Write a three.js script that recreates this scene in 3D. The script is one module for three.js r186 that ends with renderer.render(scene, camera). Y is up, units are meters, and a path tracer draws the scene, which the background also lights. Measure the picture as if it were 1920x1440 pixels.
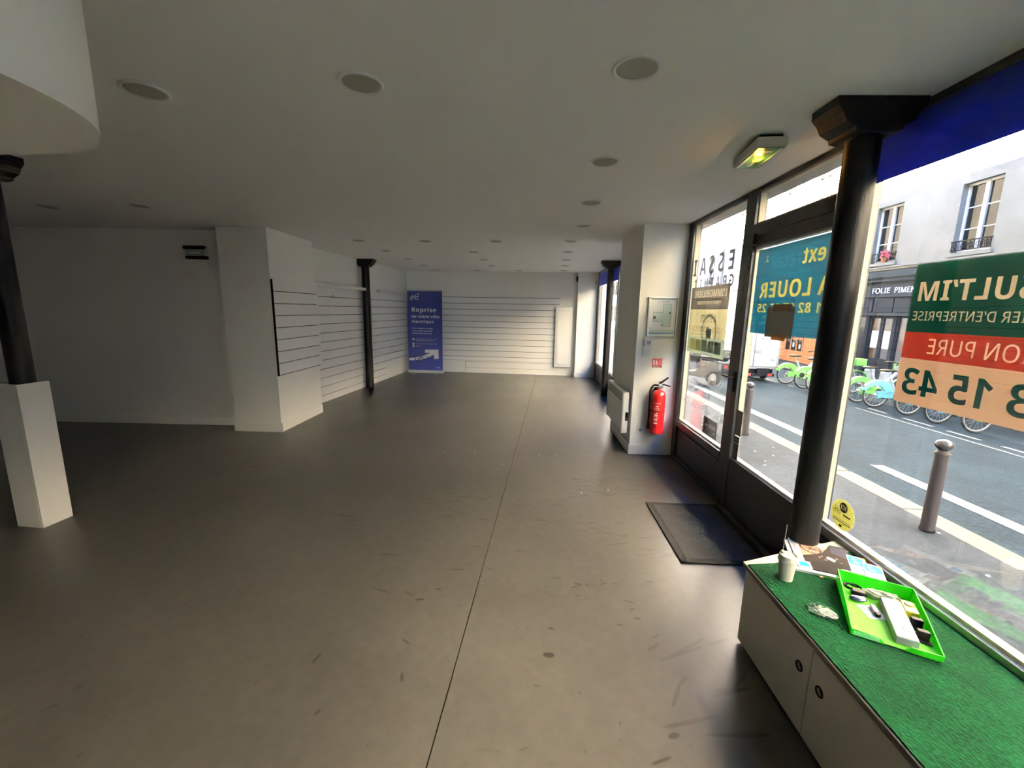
import * as THREE from 'three';
import { Sky } from 'three/addons/objects/Sky.js';
import { RoundedBoxGeometry } from 'three/addons/geometries/RoundedBoxGeometry.js';
import { mergeGeometries } from 'three/addons/utils/BufferGeometryUtils.js';
import { TextGeometry } from 'three/addons/geometries/TextGeometry.js';
import { FontLoader } from 'three/addons/loaders/FontLoader.js';

// ------------------------------------------------------------------ camera, sky, sun, exposure
const scene = new THREE.Scene();
const renderer = new THREE.WebGLRenderer({ antialias: true });
renderer.toneMapping = THREE.LinearToneMapping;
renderer.toneMappingExposure = 2.2;
renderer.shadowMap.enabled = true;

const camera = new THREE.PerspectiveCamera(2 * Math.atan(720 / 782) * 180 / Math.PI, 4 / 3, 0.05, 300);
camera.position.set(0, 1.62, 0);
camera.quaternion.setFromRotationMatrix(new THREE.Matrix4().makeBasis(
  new THREE.Vector3(0.99479367, 0.01827329, -0.10025782),
  new THREE.Vector3(-0.03538015, 0.98452926, -0.17161113),
  new THREE.Vector3(0.09557086, 0.17426480, 0.98004999)));

// the street runs 3.74 degrees askew to the room: s along the street (away from the camera), u across it
const SA = 0.065285;
const sS = Math.sin(SA), cS = Math.cos(SA);
const st = (s, u, y = 0) => new THREE.Vector3(-sS * s + cS * u, y, -cS * s - sS * u);
const sunDir = st(-0.20, -0.80, 0.66).normalize();
const sky = new Sky();
sky.scale.setScalar(1000);
sky.material.uniforms.turbidity.value = 4;
sky.material.uniforms.rayleigh.value = 1.2;
sky.material.uniforms.mieCoefficient.value = 0.004;
sky.material.uniforms.mieDirectionalG.value = 0.75;
sky.material.uniforms.sunPosition.value.copy(sunDir).multiplyScalar(1000);
sky.name = 'sky';
scene.add(sky);
scene.environmentIntensity = 1.9;
const sun = new THREE.DirectionalLight(0xffe8c6, 640);
sun.name = 'sun';
sun.position.copy(st(8, 6, 5)).addScaledVector(sunDir, 40);
sun.target.position.copy(st(8, 6, 5));
sun.castShadow = true;
Object.assign(sun.shadow.camera, { left: -45, right: 45, top: 25, bottom: -25, near: 1, far: 120 });
sun.shadow.mapSize.set(2048, 2048);
sun.shadow.radius = 1;
scene.add(sun, sun.target);

// ------------------------------------------------------------------ helpers
let seed = 12345;
const rnd = () => { seed = (seed + 0x6d2b79f5) | 0; let t = Math.imul(seed ^ (seed >>> 15), 1 | seed); t = (t + Math.imul(t ^ (t >>> 7), 61 | t)) ^ t; return ((t ^ (t >>> 14)) >>> 0) / 4294967296; };
const rr = (a, b) => a + (b - a) * rnd();
const PI = Math.PI;
const V = (x, y, z) => new THREE.Vector3(x, y, z);
const names = {};
const numbered = (n) => { const k = names[n] = (names[n] ?? -1) + 1; return k ? n + '_' + String(k).padStart(3, '0') : n; };
const flat = (g) => { const o = g.index ? g.toNonIndexed() : g; for (const k of Object.keys(o.attributes)) if (!['position', 'normal', 'uv'].includes(k)) o.deleteAttribute(k); return o; };
const merge = (list) => Array.isArray(list) ? (list.length === 1 ? list[0] : mergeGeometries(list.map(flat))) : list;
function boxUV(g, k = 1) {                                        // texture coordinates in metres, by the way each face points
  g = flat(g);
  const p = g.attributes.position, n = g.attributes.normal, uv = new Float32Array(p.count * 2);
  for (let i = 0; i < p.count; i++) {
    const ax = Math.abs(n.getX(i)), ay = Math.abs(n.getY(i)), az = Math.abs(n.getZ(i));
    const [a, b] = ay >= ax && ay >= az ? [p.getX(i), p.getZ(i)] : ax >= az ? [p.getZ(i), p.getY(i)] : [p.getX(i), p.getY(i)];
    uv[i * 2] = a * k; uv[i * 2 + 1] = b * k;
  }
  g.setAttribute('uv', new THREE.BufferAttribute(uv, 2));
  return g;
}
const box = (w, h, d, x = 0, y = 0, z = 0) => new THREE.BoxGeometry(w, h, d).translate(x, y, z);
const bx = (x0, x1, y0, y1, z0, z1) => box(Math.abs(x1 - x0), Math.abs(y1 - y0), Math.abs(z1 - z0), (x0 + x1) / 2, (y0 + y1) / 2, (z0 + z1) / 2);
const rbox = (w, h, d, r, x = 0, y = 0, z = 0, seg = 2) => new RoundedBoxGeometry(w, h, d, seg, Math.min(r, w / 2.01, h / 2.01, d / 2.01)).translate(x, y, z);
const cyl = (r0, r1, h, x = 0, y = 0, z = 0, n = 24) => new THREE.CylinderGeometry(r1, r0, h, n).translate(x, y, z);
function bar(a, b, r, n = 8, r2 = r) {
  const A = V(...a), B = V(...b), d = B.clone().sub(A), L = d.length();
  const g = new THREE.CylinderGeometry(r2, r, L, n);
  g.applyQuaternion(new THREE.Quaternion().setFromUnitVectors(V(0, 1, 0), d.normalize()));
  return g.translate((A.x + B.x) / 2, (A.y + B.y) / 2, (A.z + B.z) / 2);
}
const tube = (pts, r, n = 24, k = 8, closed = false) => new THREE.TubeGeometry(new THREE.CatmullRomCurve3(pts.map((p) => V(...p)), closed), n, r, k, closed);
const lathe = (pts, n = 32) => new THREE.LatheGeometry(pts.map((p) => new THREE.Vector2(...p)), n);
function extrude(pts, depth, bevel = 0) {
  const g = new THREE.ExtrudeGeometry(new THREE.Shape(pts.map((p) => new THREE.Vector2(...p))), { depth, bevelEnabled: bevel > 0, bevelSize: bevel, bevelThickness: bevel, bevelSegments: 2, curveSegments: 16 });
  return g;
}
function sheet(w, h, t = 0.001) {                                  // thin print: shows through, mirrored from behind
  const g = flat(new THREE.BoxGeometry(w, h, t)), p = g.attributes.position, uv = new Float32Array(p.count * 2);
  for (let i = 0; i < p.count; i++) { uv[i * 2] = p.getX(i) / w + 0.5; uv[i * 2 + 1] = p.getY(i) / h + 0.5; }
  g.setAttribute('uv', new THREE.BufferAttribute(uv, 2));
  return g;
}
function mesh(name, geo, mat, parent, x = 0, y = 0, z = 0) {
  const m = new THREE.Mesh(merge(geo), mat);
  m.castShadow = m.receiveShadow = true;
  m.name = parent ? name : numbered(name);
  m.position.set(x, y, z);
  (parent ?? scene).add(m);
  return m;
}
function tag(o, label, category, group) { o.userData.label = label; o.userData.category = category; if (group) o.userData.group = group; return o; }
function thing(name, label, category, pos, turn = 0, group) {
  const o = new THREE.Group();
  o.name = numbered(name);
  if (pos.isVector3) o.position.copy(pos); else o.position.set(...pos);
  o.rotation.y = turn;
  scene.add(o);
  return tag(o, label, category, group);
}
function solo(name, label, category, geo, mat, pos, turn = 0, group) {
  const m = mesh(name, geo, mat);
  if (pos.isVector3) m.position.copy(pos); else m.position.set(...pos);
  m.rotation.y = turn;
  return tag(m, label, category, group);
}
function struct(name, geo, mat, pos = [0, 0, 0], turn = 0, label, category) {
  let o;
  if (geo) o = mesh(name, geo, mat); else { o = new THREE.Group(); o.name = numbered(name); scene.add(o); }
  if (pos.isVector3) o.position.copy(pos); else o.position.set(...pos);
  o.rotation.y = turn;
  o.userData.kind = 'structure';
  if (label) o.userData.label = label;
  if (category) o.userData.category = category;
  return o;
}
// ------------------------------------------------------------------ textures
const canvasTex = (w, h, draw, repeat) => {
  const c = document.createElement('canvas'); c.width = w; c.height = h;
  draw(c.getContext('2d'), w, h);
  const t = new THREE.CanvasTexture(c);
  t.colorSpace = THREE.SRGBColorSpace; t.magFilter = THREE.LinearFilter;
  if (repeat) t.wrapS = t.wrapT = THREE.RepeatWrapping;
  return t;
};
// tiling value noise, several octaves, 0..1
function noiseField(n, base, oct, sd) {
  const out = new Float32Array(n * n);
  let amp = 1, tot = 0, f = base, s = sd;
  const rn = () => { s = (s * 1664525 + 1013904223) >>> 0; return s / 4294967296; };
  for (let o = 0; o < oct && f <= n; o++, amp *= 0.55, f *= 2) {
    const g = Float32Array.from({ length: f * f }, rn);
    for (let y = 0; y < n; y++) for (let x = 0; x < n; x++) {
      const fx = x / n * f, fy = y / n * f, ix = Math.floor(fx), iy = Math.floor(fy);
      let tx = fx - ix, ty = fy - iy; tx = tx * tx * (3 - 2 * tx); ty = ty * ty * (3 - 2 * ty);
      const a = g[(iy % f) * f + ix % f], b = g[(iy % f) * f + (ix + 1) % f], c = g[((iy + 1) % f) * f + ix % f], d = g[((iy + 1) % f) * f + (ix + 1) % f];
      out[y * n + x] += amp * ((a + (b - a) * tx) * (1 - ty) + (c + (d - c) * tx) * ty);
    }
    tot += amp;
  }
  for (let i = 0; i < out.length; i++) out[i] /= tot;
  return out;
}
function dataTex(n, fn, srgb = true) {                              // fn(i) -> [r,g,b] 0..255
  const d = new Uint8Array(n * n * 4);
  for (let i = 0; i < n * n; i++) { const [r, g, b] = fn(i); d[i * 4] = r; d[i * 4 + 1] = g; d[i * 4 + 2] = b; d[i * 4 + 3] = 255; }
  const t = new THREE.DataTexture(d, n, n);
  t.wrapS = t.wrapT = THREE.RepeatWrapping; t.magFilter = THREE.LinearFilter;
  if (srgb) t.colorSpace = THREE.SRGBColorSpace;
  t.needsUpdate = true;
  return t;
}
const rep = (t, k, l = k) => { const c = t.clone(); c.repeat.set(k, l); c.needsUpdate = true; return c; };
const NF = noiseField(256, 4, 6, 7), NF2 = noiseField(256, 32, 4, 99), NF3 = noiseField(512, 6, 7, 31);
const greyFine = dataTex(256, (i) => { const v = NF2[i] * 255; return [v, v, v]; }, false);
const greyCoarse = dataTex(256, (i) => { const v = NF[i] * 255; return [v, v, v]; }, false);
const tintTex = (r, g, b, k, src = NF, n = 256, src2 = NF2, k2 = 0) => dataTex(n, (i) => { const m = 1 + (src[i] - 0.5) * k + (src2[i % src2.length] - 0.5) * k2; return [Math.min(255, r * m), Math.min(255, g * m), Math.min(255, b * m)]; });

const std = (o) => new THREE.MeshStandardMaterial(o);
const phy = (o) => new THREE.MeshPhysicalMaterial(o);
const lin = (r, g, b) => new THREE.Color().setRGB(r, g, b);
const M = {};
M.wall = std({ color: lin(0.90, 0.89, 0.84), roughness: 0.75, map: null, bumpMap: rep(greyFine, 2.5), bumpScale: 0.0006 });
M.ceil = std({ color: lin(0.92, 0.92, 0.90), roughness: 0.85, bumpMap: rep(greyFine, 2), bumpScale: 0.0004 });
M.slat = std({ color: lin(0.89, 0.885, 0.88), roughness: 0.42 });
M.slat2 = std({ color: lin(0.87, 0.865, 0.85), roughness: 0.42 });
M.groove = std({ color: lin(0.05, 0.045, 0.04), roughness: 0.6 });
M.whitePlastic = std({ color: lin(0.78, 0.78, 0.76), roughness: 0.35 });
M.whiteMetal = std({ color: lin(0.76, 0.76, 0.75), roughness: 0.3 });
M.iron = phy({ color: lin(0.006, 0.006, 0.007), roughness: 0.42, specularIntensity: 0.45, bumpMap: rep(greyFine, 1.5, 8), bumpScale: 0.0015 });
M.frame = std({ color: lin(0.028, 0.030, 0.033), roughness: 0.42, metalness: 0.1 });
M.panel = std({ color: lin(0.034, 0.036, 0.038), roughness: 0.5 });
M.sill = std({ color: lin(0.32, 0.315, 0.30), roughness: 0.5 });
M.bead = phy({ color: lin(0.27, 0.24, 0.18), roughness: 0.6, specularIntensity: 0.3 });
M.glass = phy({ color: 0xffffff, transmission: 1, roughness: 0, thickness: 0, ior: 1.5 });
M.black = phy({ color: lin(0.010, 0.010, 0.011), roughness: 0.5, specularIntensity: 0.22 });
M.rubber = phy({ color: lin(0.015, 0.015, 0.015), roughness: 0.85, specularIntensity: 0.4 });
M.chrome = std({ color: lin(0.6, 0.6, 0.6), roughness: 0.22, metalness: 1 });
M.alu = std({ color: lin(0.62, 0.62, 0.62), roughness: 0.35, metalness: 0.8 });
M.cream = phy({ color: lin(0.64, 0.59, 0.46), roughness: 0.6, specularIntensity: 0.4 });
M.pages = phy({ color: lin(0.40, 0.34, 0.27), roughness: 0.8, specularIntensity: 0.3 });
M.red = phy({ color: lin(0.52, 0.012, 0.016), roughness: 0.3, clearcoat: 0.6, clearcoatRoughness: 0.15 });

// concrete floor: grain, blotches, scuffs and heel marks where the photograph has them
function floorCanvas(w, h, x0, x1, z0, z1, marks, sd, many) {
  return canvasTex(w, h, (c) => {
    const im = c.createImageData(w, h);
    for (let y = 0; y < h; y++) for (let x = 0; x < w; x++) {
      const mx = x0 + (x1 - x0) * x / w, mz = z1 + (z0 - z1) * y / h;
      const ix = (Math.floor(mx * 60) & 255), iy = (Math.floor(mz * 60) & 255), jx = Math.floor(mx * 210) & 255, jy = Math.floor(mz * 210) & 255, kx = Math.floor(mx * 70) & 511, ky = Math.floor(mz * 70) & 511;
      const a = NF3[ky * 512 + kx] - 0.5, b = NF[iy * 256 + ix] - 0.5, f = NF2[jy * 256 + jx] - 0.5;
      const m = 1 + a * 0.45 + b * 0.16 + f * 0.14;
      const i = (y * w + x) * 4;
      im.data[i] = 71 * m; im.data[i + 1] = 70 * m; im.data[i + 2] = 67 * m; im.data[i + 3] = 255;
    }
    c.putImageData(im, 0, 0);
    const px = (x) => (x - x0) / (x1 - x0) * w, pz = (z) => (z - z1) / (z0 - z1) * h, sx = w / (x1 - x0), sz = h / Math.abs(z1 - z0);
    let s = sd; const rn = () => { s = (s * 1664525 + 1013904223) >>> 0; return s / 4294967296; };
    const stroke = (x, z, len, ang, wd, al) => {
      c.save(); c.translate(px(x), pz(z)); c.scale(sx, sz); c.rotate(ang);
      c.fillStyle = `rgba(26,21,15,${Math.min(0.95, al * 1.25)})`; c.beginPath(); c.ellipse(0, 0, len / 2, wd / 2, 0, 0, 7); c.fill(); c.restore();
    };
    for (let i = 0; i < many; i++) stroke(x0 + rn() * (x1 - x0), z0 + rn() * (z1 - z0), 0.02 + rn() * rn() * 0.14, (rn() - 0.5) * 1.2, 0.004 + rn() * 0.006, 0.12 + rn() * 0.3);
    for (let i = 0; i < many * 3; i++) stroke(x0 + rn() * (x1 - x0), z0 + rn() * (z1 - z0), 0.006 + rn() * 0.02, rn() * 3, 0.004 + rn() * 0.006, 0.1 + rn() * 0.25);
    for (const [x, z, len, ang, wd, al, n = 1] of marks) for (let i = 0; i < n; i++) stroke(x + (n > 1 ? (rn() - 0.5) * 0.7 : 0), z + (n > 1 ? (rn() - 0.5) * 0.5 : 0), len * (n > 1 ? 0.4 + rn() : 1), ang + (n > 1 ? (rn() - 0.5) * 1 : 0), wd, al);
    c.fillStyle = 'rgba(235,232,225,0.95)';
    for (const [x, z] of [[0.08, -4.6], [-0.86, -4.55], [-0.5, -4.2], [-0.12, -4.55], [0.3, -3.6], [-1.2, -4.5], [0.55, -3.7]]) { if (x < x0 || x > x1) continue; c.beginPath(); c.ellipse(px(x), pz(z), 0.007 * sx, 0.007 * sz, 0, 0, 7); c.fill(); }
  });
}
const roughFloor = dataTex(512, (i) => { const v = 90 + (NF3[i] - 0.5) * 22; return [v, v, v]; }, false);
const floorMat = (map) => phy({ map, color: 0xffffff, specularIntensity: 0.5, roughness: 0.95, roughnessMap: rep(roughFloor, 2), bumpMap: rep(greyCoarse, 8), bumpScale: 0.0008, metalness: 0 });

// ------------------------------------------------------------------ the room: floor, ceiling, walls
const CEIL = 2.55, JX = -0.40;
function slab(poly, y0, y1) {                                         // poly of [x,z]
  const g = new THREE.ExtrudeGeometry(new THREE.Shape(poly.map(([x, z]) => new THREE.Vector2(x, -z))), { depth: y1 - y0, bevelEnabled: false });
  g.rotateX(-PI / 2);
  return g.translate(0, y0, 0);
}
function planUV(g, x0, x1, z0, z1) { g = flat(g); const p = g.attributes.position, uv = new Float32Array(p.count * 2); for (let i = 0; i < p.count; i++) { uv[i * 2] = (p.getX(i) - x0) / (x1 - x0); uv[i * 2 + 1] = (p.getZ(i) - z0) / (z1 - z0); } g.setAttribute('uv', new THREE.BufferAttribute(uv, 2)); return g; }
const xz = (s, u) => { const p = st(s, u); return [p.x, p.z]; };
const BACKZ = -10.6, FRONTZ = 7.5, LEFTX = -8.6;
{
  const marksR = [[0.55, -3.75, 0.12, 0.1, 0.012, 0.30, 46], [0.05, -3.2, 0.06, 0.1, 0.010, 0.35, 20], [0.30, -2.15, 0.05, 0.2, 0.010, 0.45, 10], [0.03, -1.75, 0.055, 0.05, 0.03, 0.75], [0.04, -1.92, 0.03, -0.3, 0.012, 0.6], [-0.18, -2.6, 0.1, 0, 0.006, 0.5], [0.52, -1.42, 0.05, 0.35, 0.022, 0.6], [0.45, -1.32, 0.09, 0.4, 0.010, 0.6],
    [0.5, -2.05, 0.05, 0.1, 0.012, 0.55], [0.2, -2.3, 0.05, 0, 0.014, 0.55], [-0.05, -3.05, 0.11, 0.05, 0.012, 0.6], [0.75, -1.7, 0.2, 0.6, 0.02, 0.3, 14], [0.6, -2.9, 0.16, 0.05, 0.01, 0.3, 20], [0.7, -4.6, 0.1, 0.1, 0.02, 0.2, 16]];
  const tR = floorCanvas(640, 2048, JX, 1.9, -10.6, 0.4, marksR, 5, 120);
  tR.wrapS = tR.wrapT = THREE.MirroredRepeatWrapping;
  const fR = slab([[JX + 0.003, FRONTZ], [JX + 0.003, BACKZ], xz(10.7, 1.6).map((v, i) => i ? BACKZ : v), xz(10.5, 1.76), xz(-7.7, 1.76)], -0.2, 0);
  const floor = struct('floor', null, null);
  mesh('floor_slab', planUV(fR, JX, 1.9, -10.6, 0.4), floorMat(tR), floor);
  const marksL = [[-1.62, -2.92, 0.28, -0.15, 0.010, 0.6], [-1.5, -2.85, 0.16, 0.05, 0.008, 0.5], [-1.05, -2.45, 0.12, 0.15, 0.012, 0.6], [-0.86, -2.52, 0.1, 0.0, 0.006, 0.55], [-0.95, -2.1, 0.12, -0.3, 0.008, 0.5], [-0.70, -2.05, 0.05, 0.2, 0.015, 0.65], [-0.62, -2.15, 0.03, 0.1, 0.012, 0.55], [-0.55, -2.35, 0.09, 0.2, 0.010, 0.55], [-0.47, -2.62, 0.1, 0, 0.005, 0.6],
    [-0.62, -1.55, 0.05, 1.9, 0.014, 0.45], [-1.05, -1.6, 0.06, 1.4, 0.016, 0.45], [-0.9, -1.35, 0.03, 1.2, 0.014, 0.4], [-0.7, -3.2, 0.08, 0.1, 0.014, 0.4, 16], [-1.45, -3.9, 0.05, 1.3, 0.014, 0.55], [-1.35, -4.5, 0.22, 1.1, 0.005, 0.25], [-1.5, -7.0, 0.09, 0, 0.03, 0.35],
    [-3.2, -3.75, 1.3, 0.02, 0.012, 0.5], [-2.4, -3.8, 0.6, -0.05, 0.010, 0.35], [-3.0, -4.3, 1.0, 0.3, 0.01, 0.3]];
  const tL = floorCanvas(1100, 2048, -4.4, JX, -10.6, 0.4, marksL, 11, 110);
  tL.wrapS = tL.wrapT = THREE.MirroredRepeatWrapping;
  const fL = slab([[LEFTX, FRONTZ], [LEFTX, -6.4], [-4.3, -6.4], [-4.3, BACKZ], [JX - 0.003, BACKZ], [JX - 0.003, FRONTZ]], -0.2, 0);
  mesh('floor_slab', planUV(fL, -4.4, JX, -10.6, 0.4), floorMat(tL), floor);
  mesh('joint_sealant', bx(JX - 0.0028, JX + 0.0028, -0.05, -0.004, BACKZ, FRONTZ), M.rubber, floor);
  floor.children.forEach((m) => { if (m.name === 'floor_slab') m.userData.label = 'scuffed grey concrete slab'; });
  struct('ceiling', boxUV(slab([[LEFTX - 0.2, FRONTZ + 0.2], [LEFTX - 0.2, -6.6], [-4.5, -6.6], [-4.5, BACKZ - 0.2], xz(10.9, 1.8), xz(-7.9, 1.8)], CEIL, CEIL + 0.25)), M.ceil);
}
struct('wall_back', boxUV(bx(-4.3, 1.3, 0, CEIL, BACKZ - 0.2, BACKZ)), M.wall);
// left wall behind the slats, from the pillar to the back corner
const LW = { a: V(-3.918, 0, -6.0), ang: Math.atan2(0.118, 4.1) };
struct('wall_left', boxUV(bx(0, 4.62, 0, CEIL, -0.25, 0)), M.wall, LW.a, PI / 2 - LW.ang);
struct('wall_pillar_left', boxUV(bx(-0.62, 0, 0, CEIL, -1.09, 0)), M.wall, st(5.145, -3.155), SA);
struct('wall_recess', boxUV(bx(-5.2, 0.3, 0, CEIL, -0.2, 0)), M.wall, st(5.40, -3.70), SA + 0.02);
struct('wall_far_left', boxUV(bx(-0.2, 0, 0, CEIL, -10, 7.7)), M.wall, [LEFTX, 0, 0]);
struct('wall_front', boxUV(bx(LEFTX, 2.6, 0, CEIL, 0, 0.2)), M.wall, [0, 0, FRONTZ]);
struct('wall_pillar_right', boxUV(bx(0, 0.56, 0, CEIL, -1.05, 0)), M.wall, st(4.69, 1.225), SA);
struct('wall_corner_right', boxUV(bx(0, 0.60, 0, CEIL, -0.5, 0)), M.wall, st(10.37, 1.225), SA);
struct('wall_street_front', boxUV(bx(0, 0.28, -0.3, CEIL, 0, 1.7)), M.wall, st(-6.2, 1.70), SA);
// skirting
const skirt = (name, L, h, pos, turn) => struct(name, [bx(0, L, 0, h, 0, 0.012), bx(0, L, h, h + 0.006, 0, 0.007)], M.wall, pos, turn);
skirt('baseboard_pillar_left_front', 0.645, 0.115, st(5.145, -3.775), SA);
skirt('baseboard_pillar_left_side', 1.10, 0.115, st(5.14, -3.155), SA + PI / 2);
skirt('baseboard_recess', 4.9, 0.10, st(5.40, -3.70).add(V(-4.9 * Math.cos(SA + 0.02), 0, 4.9 * Math.sin(SA + 0.02))), SA + 0.02);
skirt('baseboard_pillar_right_front', 0.49, 0.115, st(4.69, 1.215), SA);
skirt('baseboard_pillar_right_side', 1.05, 0.115, st(5.74, 1.225), SA - PI / 2);
skirt('baseboard_corner_right', 0.49, 0.12, st(10.37, 1.215), SA);
// dropped curved bulkhead near the camera, upper left
{
  const sh = new THREE.Shape();
  const xr = -0.95, zf = -1.05, R = 0.36, xl = -3.4, zb = FRONTZ;
  sh.moveTo(xr, -zb); sh.lineTo(xr, -(zf + R)); sh.absarc(xr - R, -(zf + R), R, 0, PI / 2); sh.lineTo(xl, -zf); sh.lineTo(xl, -zb); sh.closePath();
  const g = new THREE.ExtrudeGeometry(sh, { depth: CEIL - 2.0, bevelEnabled: false, curveSegments: 40 }).rotateX(-PI / 2).translate(0, 2.0, 0);
  struct('ceiling_bulkhead', boxUV(g), M.wall, [0, 0, 0], 0, 'white curved bulkhead dropped below the ceiling', 'bulkhead');
}

// ------------------------------------------------------------------ slat boards: every board a mesh
const P0 = 0.1515;
{
  // on the left wall: local x runs along the wall, away from the camera
  const w = thing('slat_wall', 'long white slatted display panel on the left wall behind the iron column', 'wall panel', LW.a, PI / 2 - LW.ang);
  mesh('backing', bx(0.02, 4.5, 0.02, 1.93, 0, 0.006), M.groove, w);
  const tops = Array.from({ length: 13 }, (_, i) => 1.932 - i * P0);
  tops.forEach((t, i) => {
    const b = i === 12 ? 0.003 : tops[i + 1] + 0.010, y1 = t;
    const segs = i >= 10 ? [[0.03, 0.95], [0.953, 3.2], [3.203, 4.49]] : [[0.03, 0.95], [0.953, 4.49]];
    segs.forEach(([a, c], k) => {
      const low = i >= 10 && k === 2;
      if (low && i > 10) return;
      mesh('slat', boxUV(bx(a, c, low ? 0.003 : b, y1, 0.006, 0.020)), k % 2 ? M.slat : M.slat2, w);
    });
  });
}
{
  const w = thing('slat_wall', 'wide white slatted display panel on the back wall beside the banner', 'wall panel', [-3.79, 0, BACKZ], 0);
  mesh('backing', bx(0, 3.91, 0.02, 1.955, 0, 0.006), M.groove, w);
  const tops = [1.958, ...Array.from({ length: 11 }, (_, i) => 1.917 - i * 0.1497)];
  tops.forEach((t, i) => {
    const b = i === 11 ? 0.325 : tops[i + 1] + 0.010;
    for (const [a, c] of [[0.0, 1.54], [1.543, 3.91]]) mesh('slat', boxUV(bx(a, c, b, t, 0.006, 0.020)), i % 2 ? M.slat : M.slat2, w);
  });
  for (const [a, c, b, t] of [[0, 1.535, 0.003, 0.319], [1.543, 2.75, 0.294, 0.319], [2.753, 3.91, 0.294, 0.319], [1.545, 2.75, 0.140, 0.288], [2.753, 3.91, 0.140, 0.288], [1.545, 3.91, 0.003, 0.134]]) mesh('slat', boxUV(bx(a, c, b, t, 0.006, 0.020)), M.slat2, w);
}
{
  const w = thing('slat_wall', 'short white slatted panel on the side of the white pillar', 'wall panel', st(5.15, -3.155), SA + PI / 2);
  mesh('backing', bx(0.005, 1.1, 0.735, 1.942, 0, 0.008), M.groove, w);
  mesh('edge_strip', bx(-0.002, 0.004, 0.735, 1.945, 0, 0.026), M.black, w).userData.label = 'black end strip';
  for (let i = 0; i < 8; i++) mesh('slat', boxUV(bx(0.005, 1.115, 1.945 - (i + 1) * 0.1508 + 0.010, 1.945 - i * 0.1508, 0.008, 0.026)), i % 2 ? M.slat : M.slat2, w);
}
for (const [z0, z1, label] of [[-6.06, -8.16, 'longer white shelf rail above the slats in front of the iron column'], [-8.75, -10.28, 'shorter white shelf rail above the slats beside the banner']]) {
  const t = thing('shelf_rail', label, 'rail', [-3.745, 1.945, (z0 + z1) / 2], 0, 'rails over the slat wall');
  const L = z0 - z1;
  mesh('rail', rbox(0.06, 0.055, L, 0.006, 0.01, 0.026, 0), M.whiteMetal, t);
  for (const k of [-0.42, 0.42]) mesh('bracket', bx(-0.14, -0.02, 0.008, 0.032, k * L - 0.012, k * L + 0.012), M.whiteMetal, t);
}
for (const [z, y, label] of [[-7.0, 1.79, 'small dark hook high on the left slats'], [-9.2, 1.1, 'small dark hook on the slats near the banner']]) {
  const t = thing('slat_hook', label, 'hook', [-3.885, y, z]);
  mesh('plate', bx(-0.002, 0.004, -0.02, 0.02, -0.018, 0.018), M.black, t);
  mesh('arm', tube([[0, 0, 0], [0.05, -0.003, 0], [0.07, 0.004, 0], [0.075, 0.03, 0]], 0.004, 12, 6), M.black, t);
}

// ------------------------------------------------------------------ cast iron columns
function column(label, pos, r, y0, turn, capR = 0.17, short = false) {
  const t = thing('iron_column', label, 'column', pos, turn, 'cast iron columns');
  mesh('shaft', lathe([[r, y0], [r, CEIL - 0.15], [r + 0.006, CEIL - 0.145], [r + 0.006, CEIL - 0.12]], 40), M.iron, t);
  // bracket head: flares sideways (local x), curved flanks with a small lip
  const h = [[capR, 0], [capR, -0.03], [capR - 0.025, -0.055], [capR - 0.045, -0.09], [r + 0.03, -0.112], [r + 0.026, -0.128], [r, -0.135]];
  const g = extrude([...h, ...h.map(([x, y]) => [-x, y]).reverse()].reverse().map(([x, y]) => [x, y - 0.005]), 0.17, 0.004).translate(0, CEIL, -0.085);
  mesh('capital', boxUV(g), M.iron, t);
  if (!short) mesh('collar', lathe([[r, y0 + 0.02], [r + 0.012, y0 + 0.02], [r + 0.012, y0 + 0.003], [r, y0 + 0.003]].reverse(), 32), M.iron, t);
  return t;
}
column('thick black iron column standing behind the green bench', st(2.10, 1.50), 0.068, 0.0, SA, 0.185);
column('black iron column in front of the far street window', st(8.06, 1.545), 0.062, 0, SA, 0.18, true);
column('black iron column in front of the left slat wall', [-3.735, 0, -8.14], 0.075, 0, 0, 0.19, true);
column('black iron column rising out of the white boxed base', [-3.735, 0, -2.555], 0.066, 1.02, 0, 0.19, true);
{
  const t = thing('column_casing', 'white boxed base around the iron column on the left', 'casing', [-3.738, 0, -2.54]);
  mesh('side_board', boxUV(rbox(0.018, 1.055, 0.19, 0.002, 0.097, 0.5275, 0)), M.wall, t);
  mesh('side_board', boxUV(rbox(0.018, 1.055, 0.19, 0.002, -0.097, 0.5275, 0)), M.wall, t);
  mesh('front_board', boxUV(rbox(0.174, 1.055, 0.018, 0.002, 0, 0.5275, 0.086)), M.wall, t);
  mesh('back_board', boxUV(rbox(0.174, 1.055, 0.018, 0.002, 0, 0.5275, -0.086)), M.wall, t);
  mesh('lid', bx(-0.088, 0.088, 1.0, 1.018, -0.077, 0.077), M.wall, t);
}

// ------------------------------------------------------------------ street front
const UF = 1.70;                                                     // inner face of the frames
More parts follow.
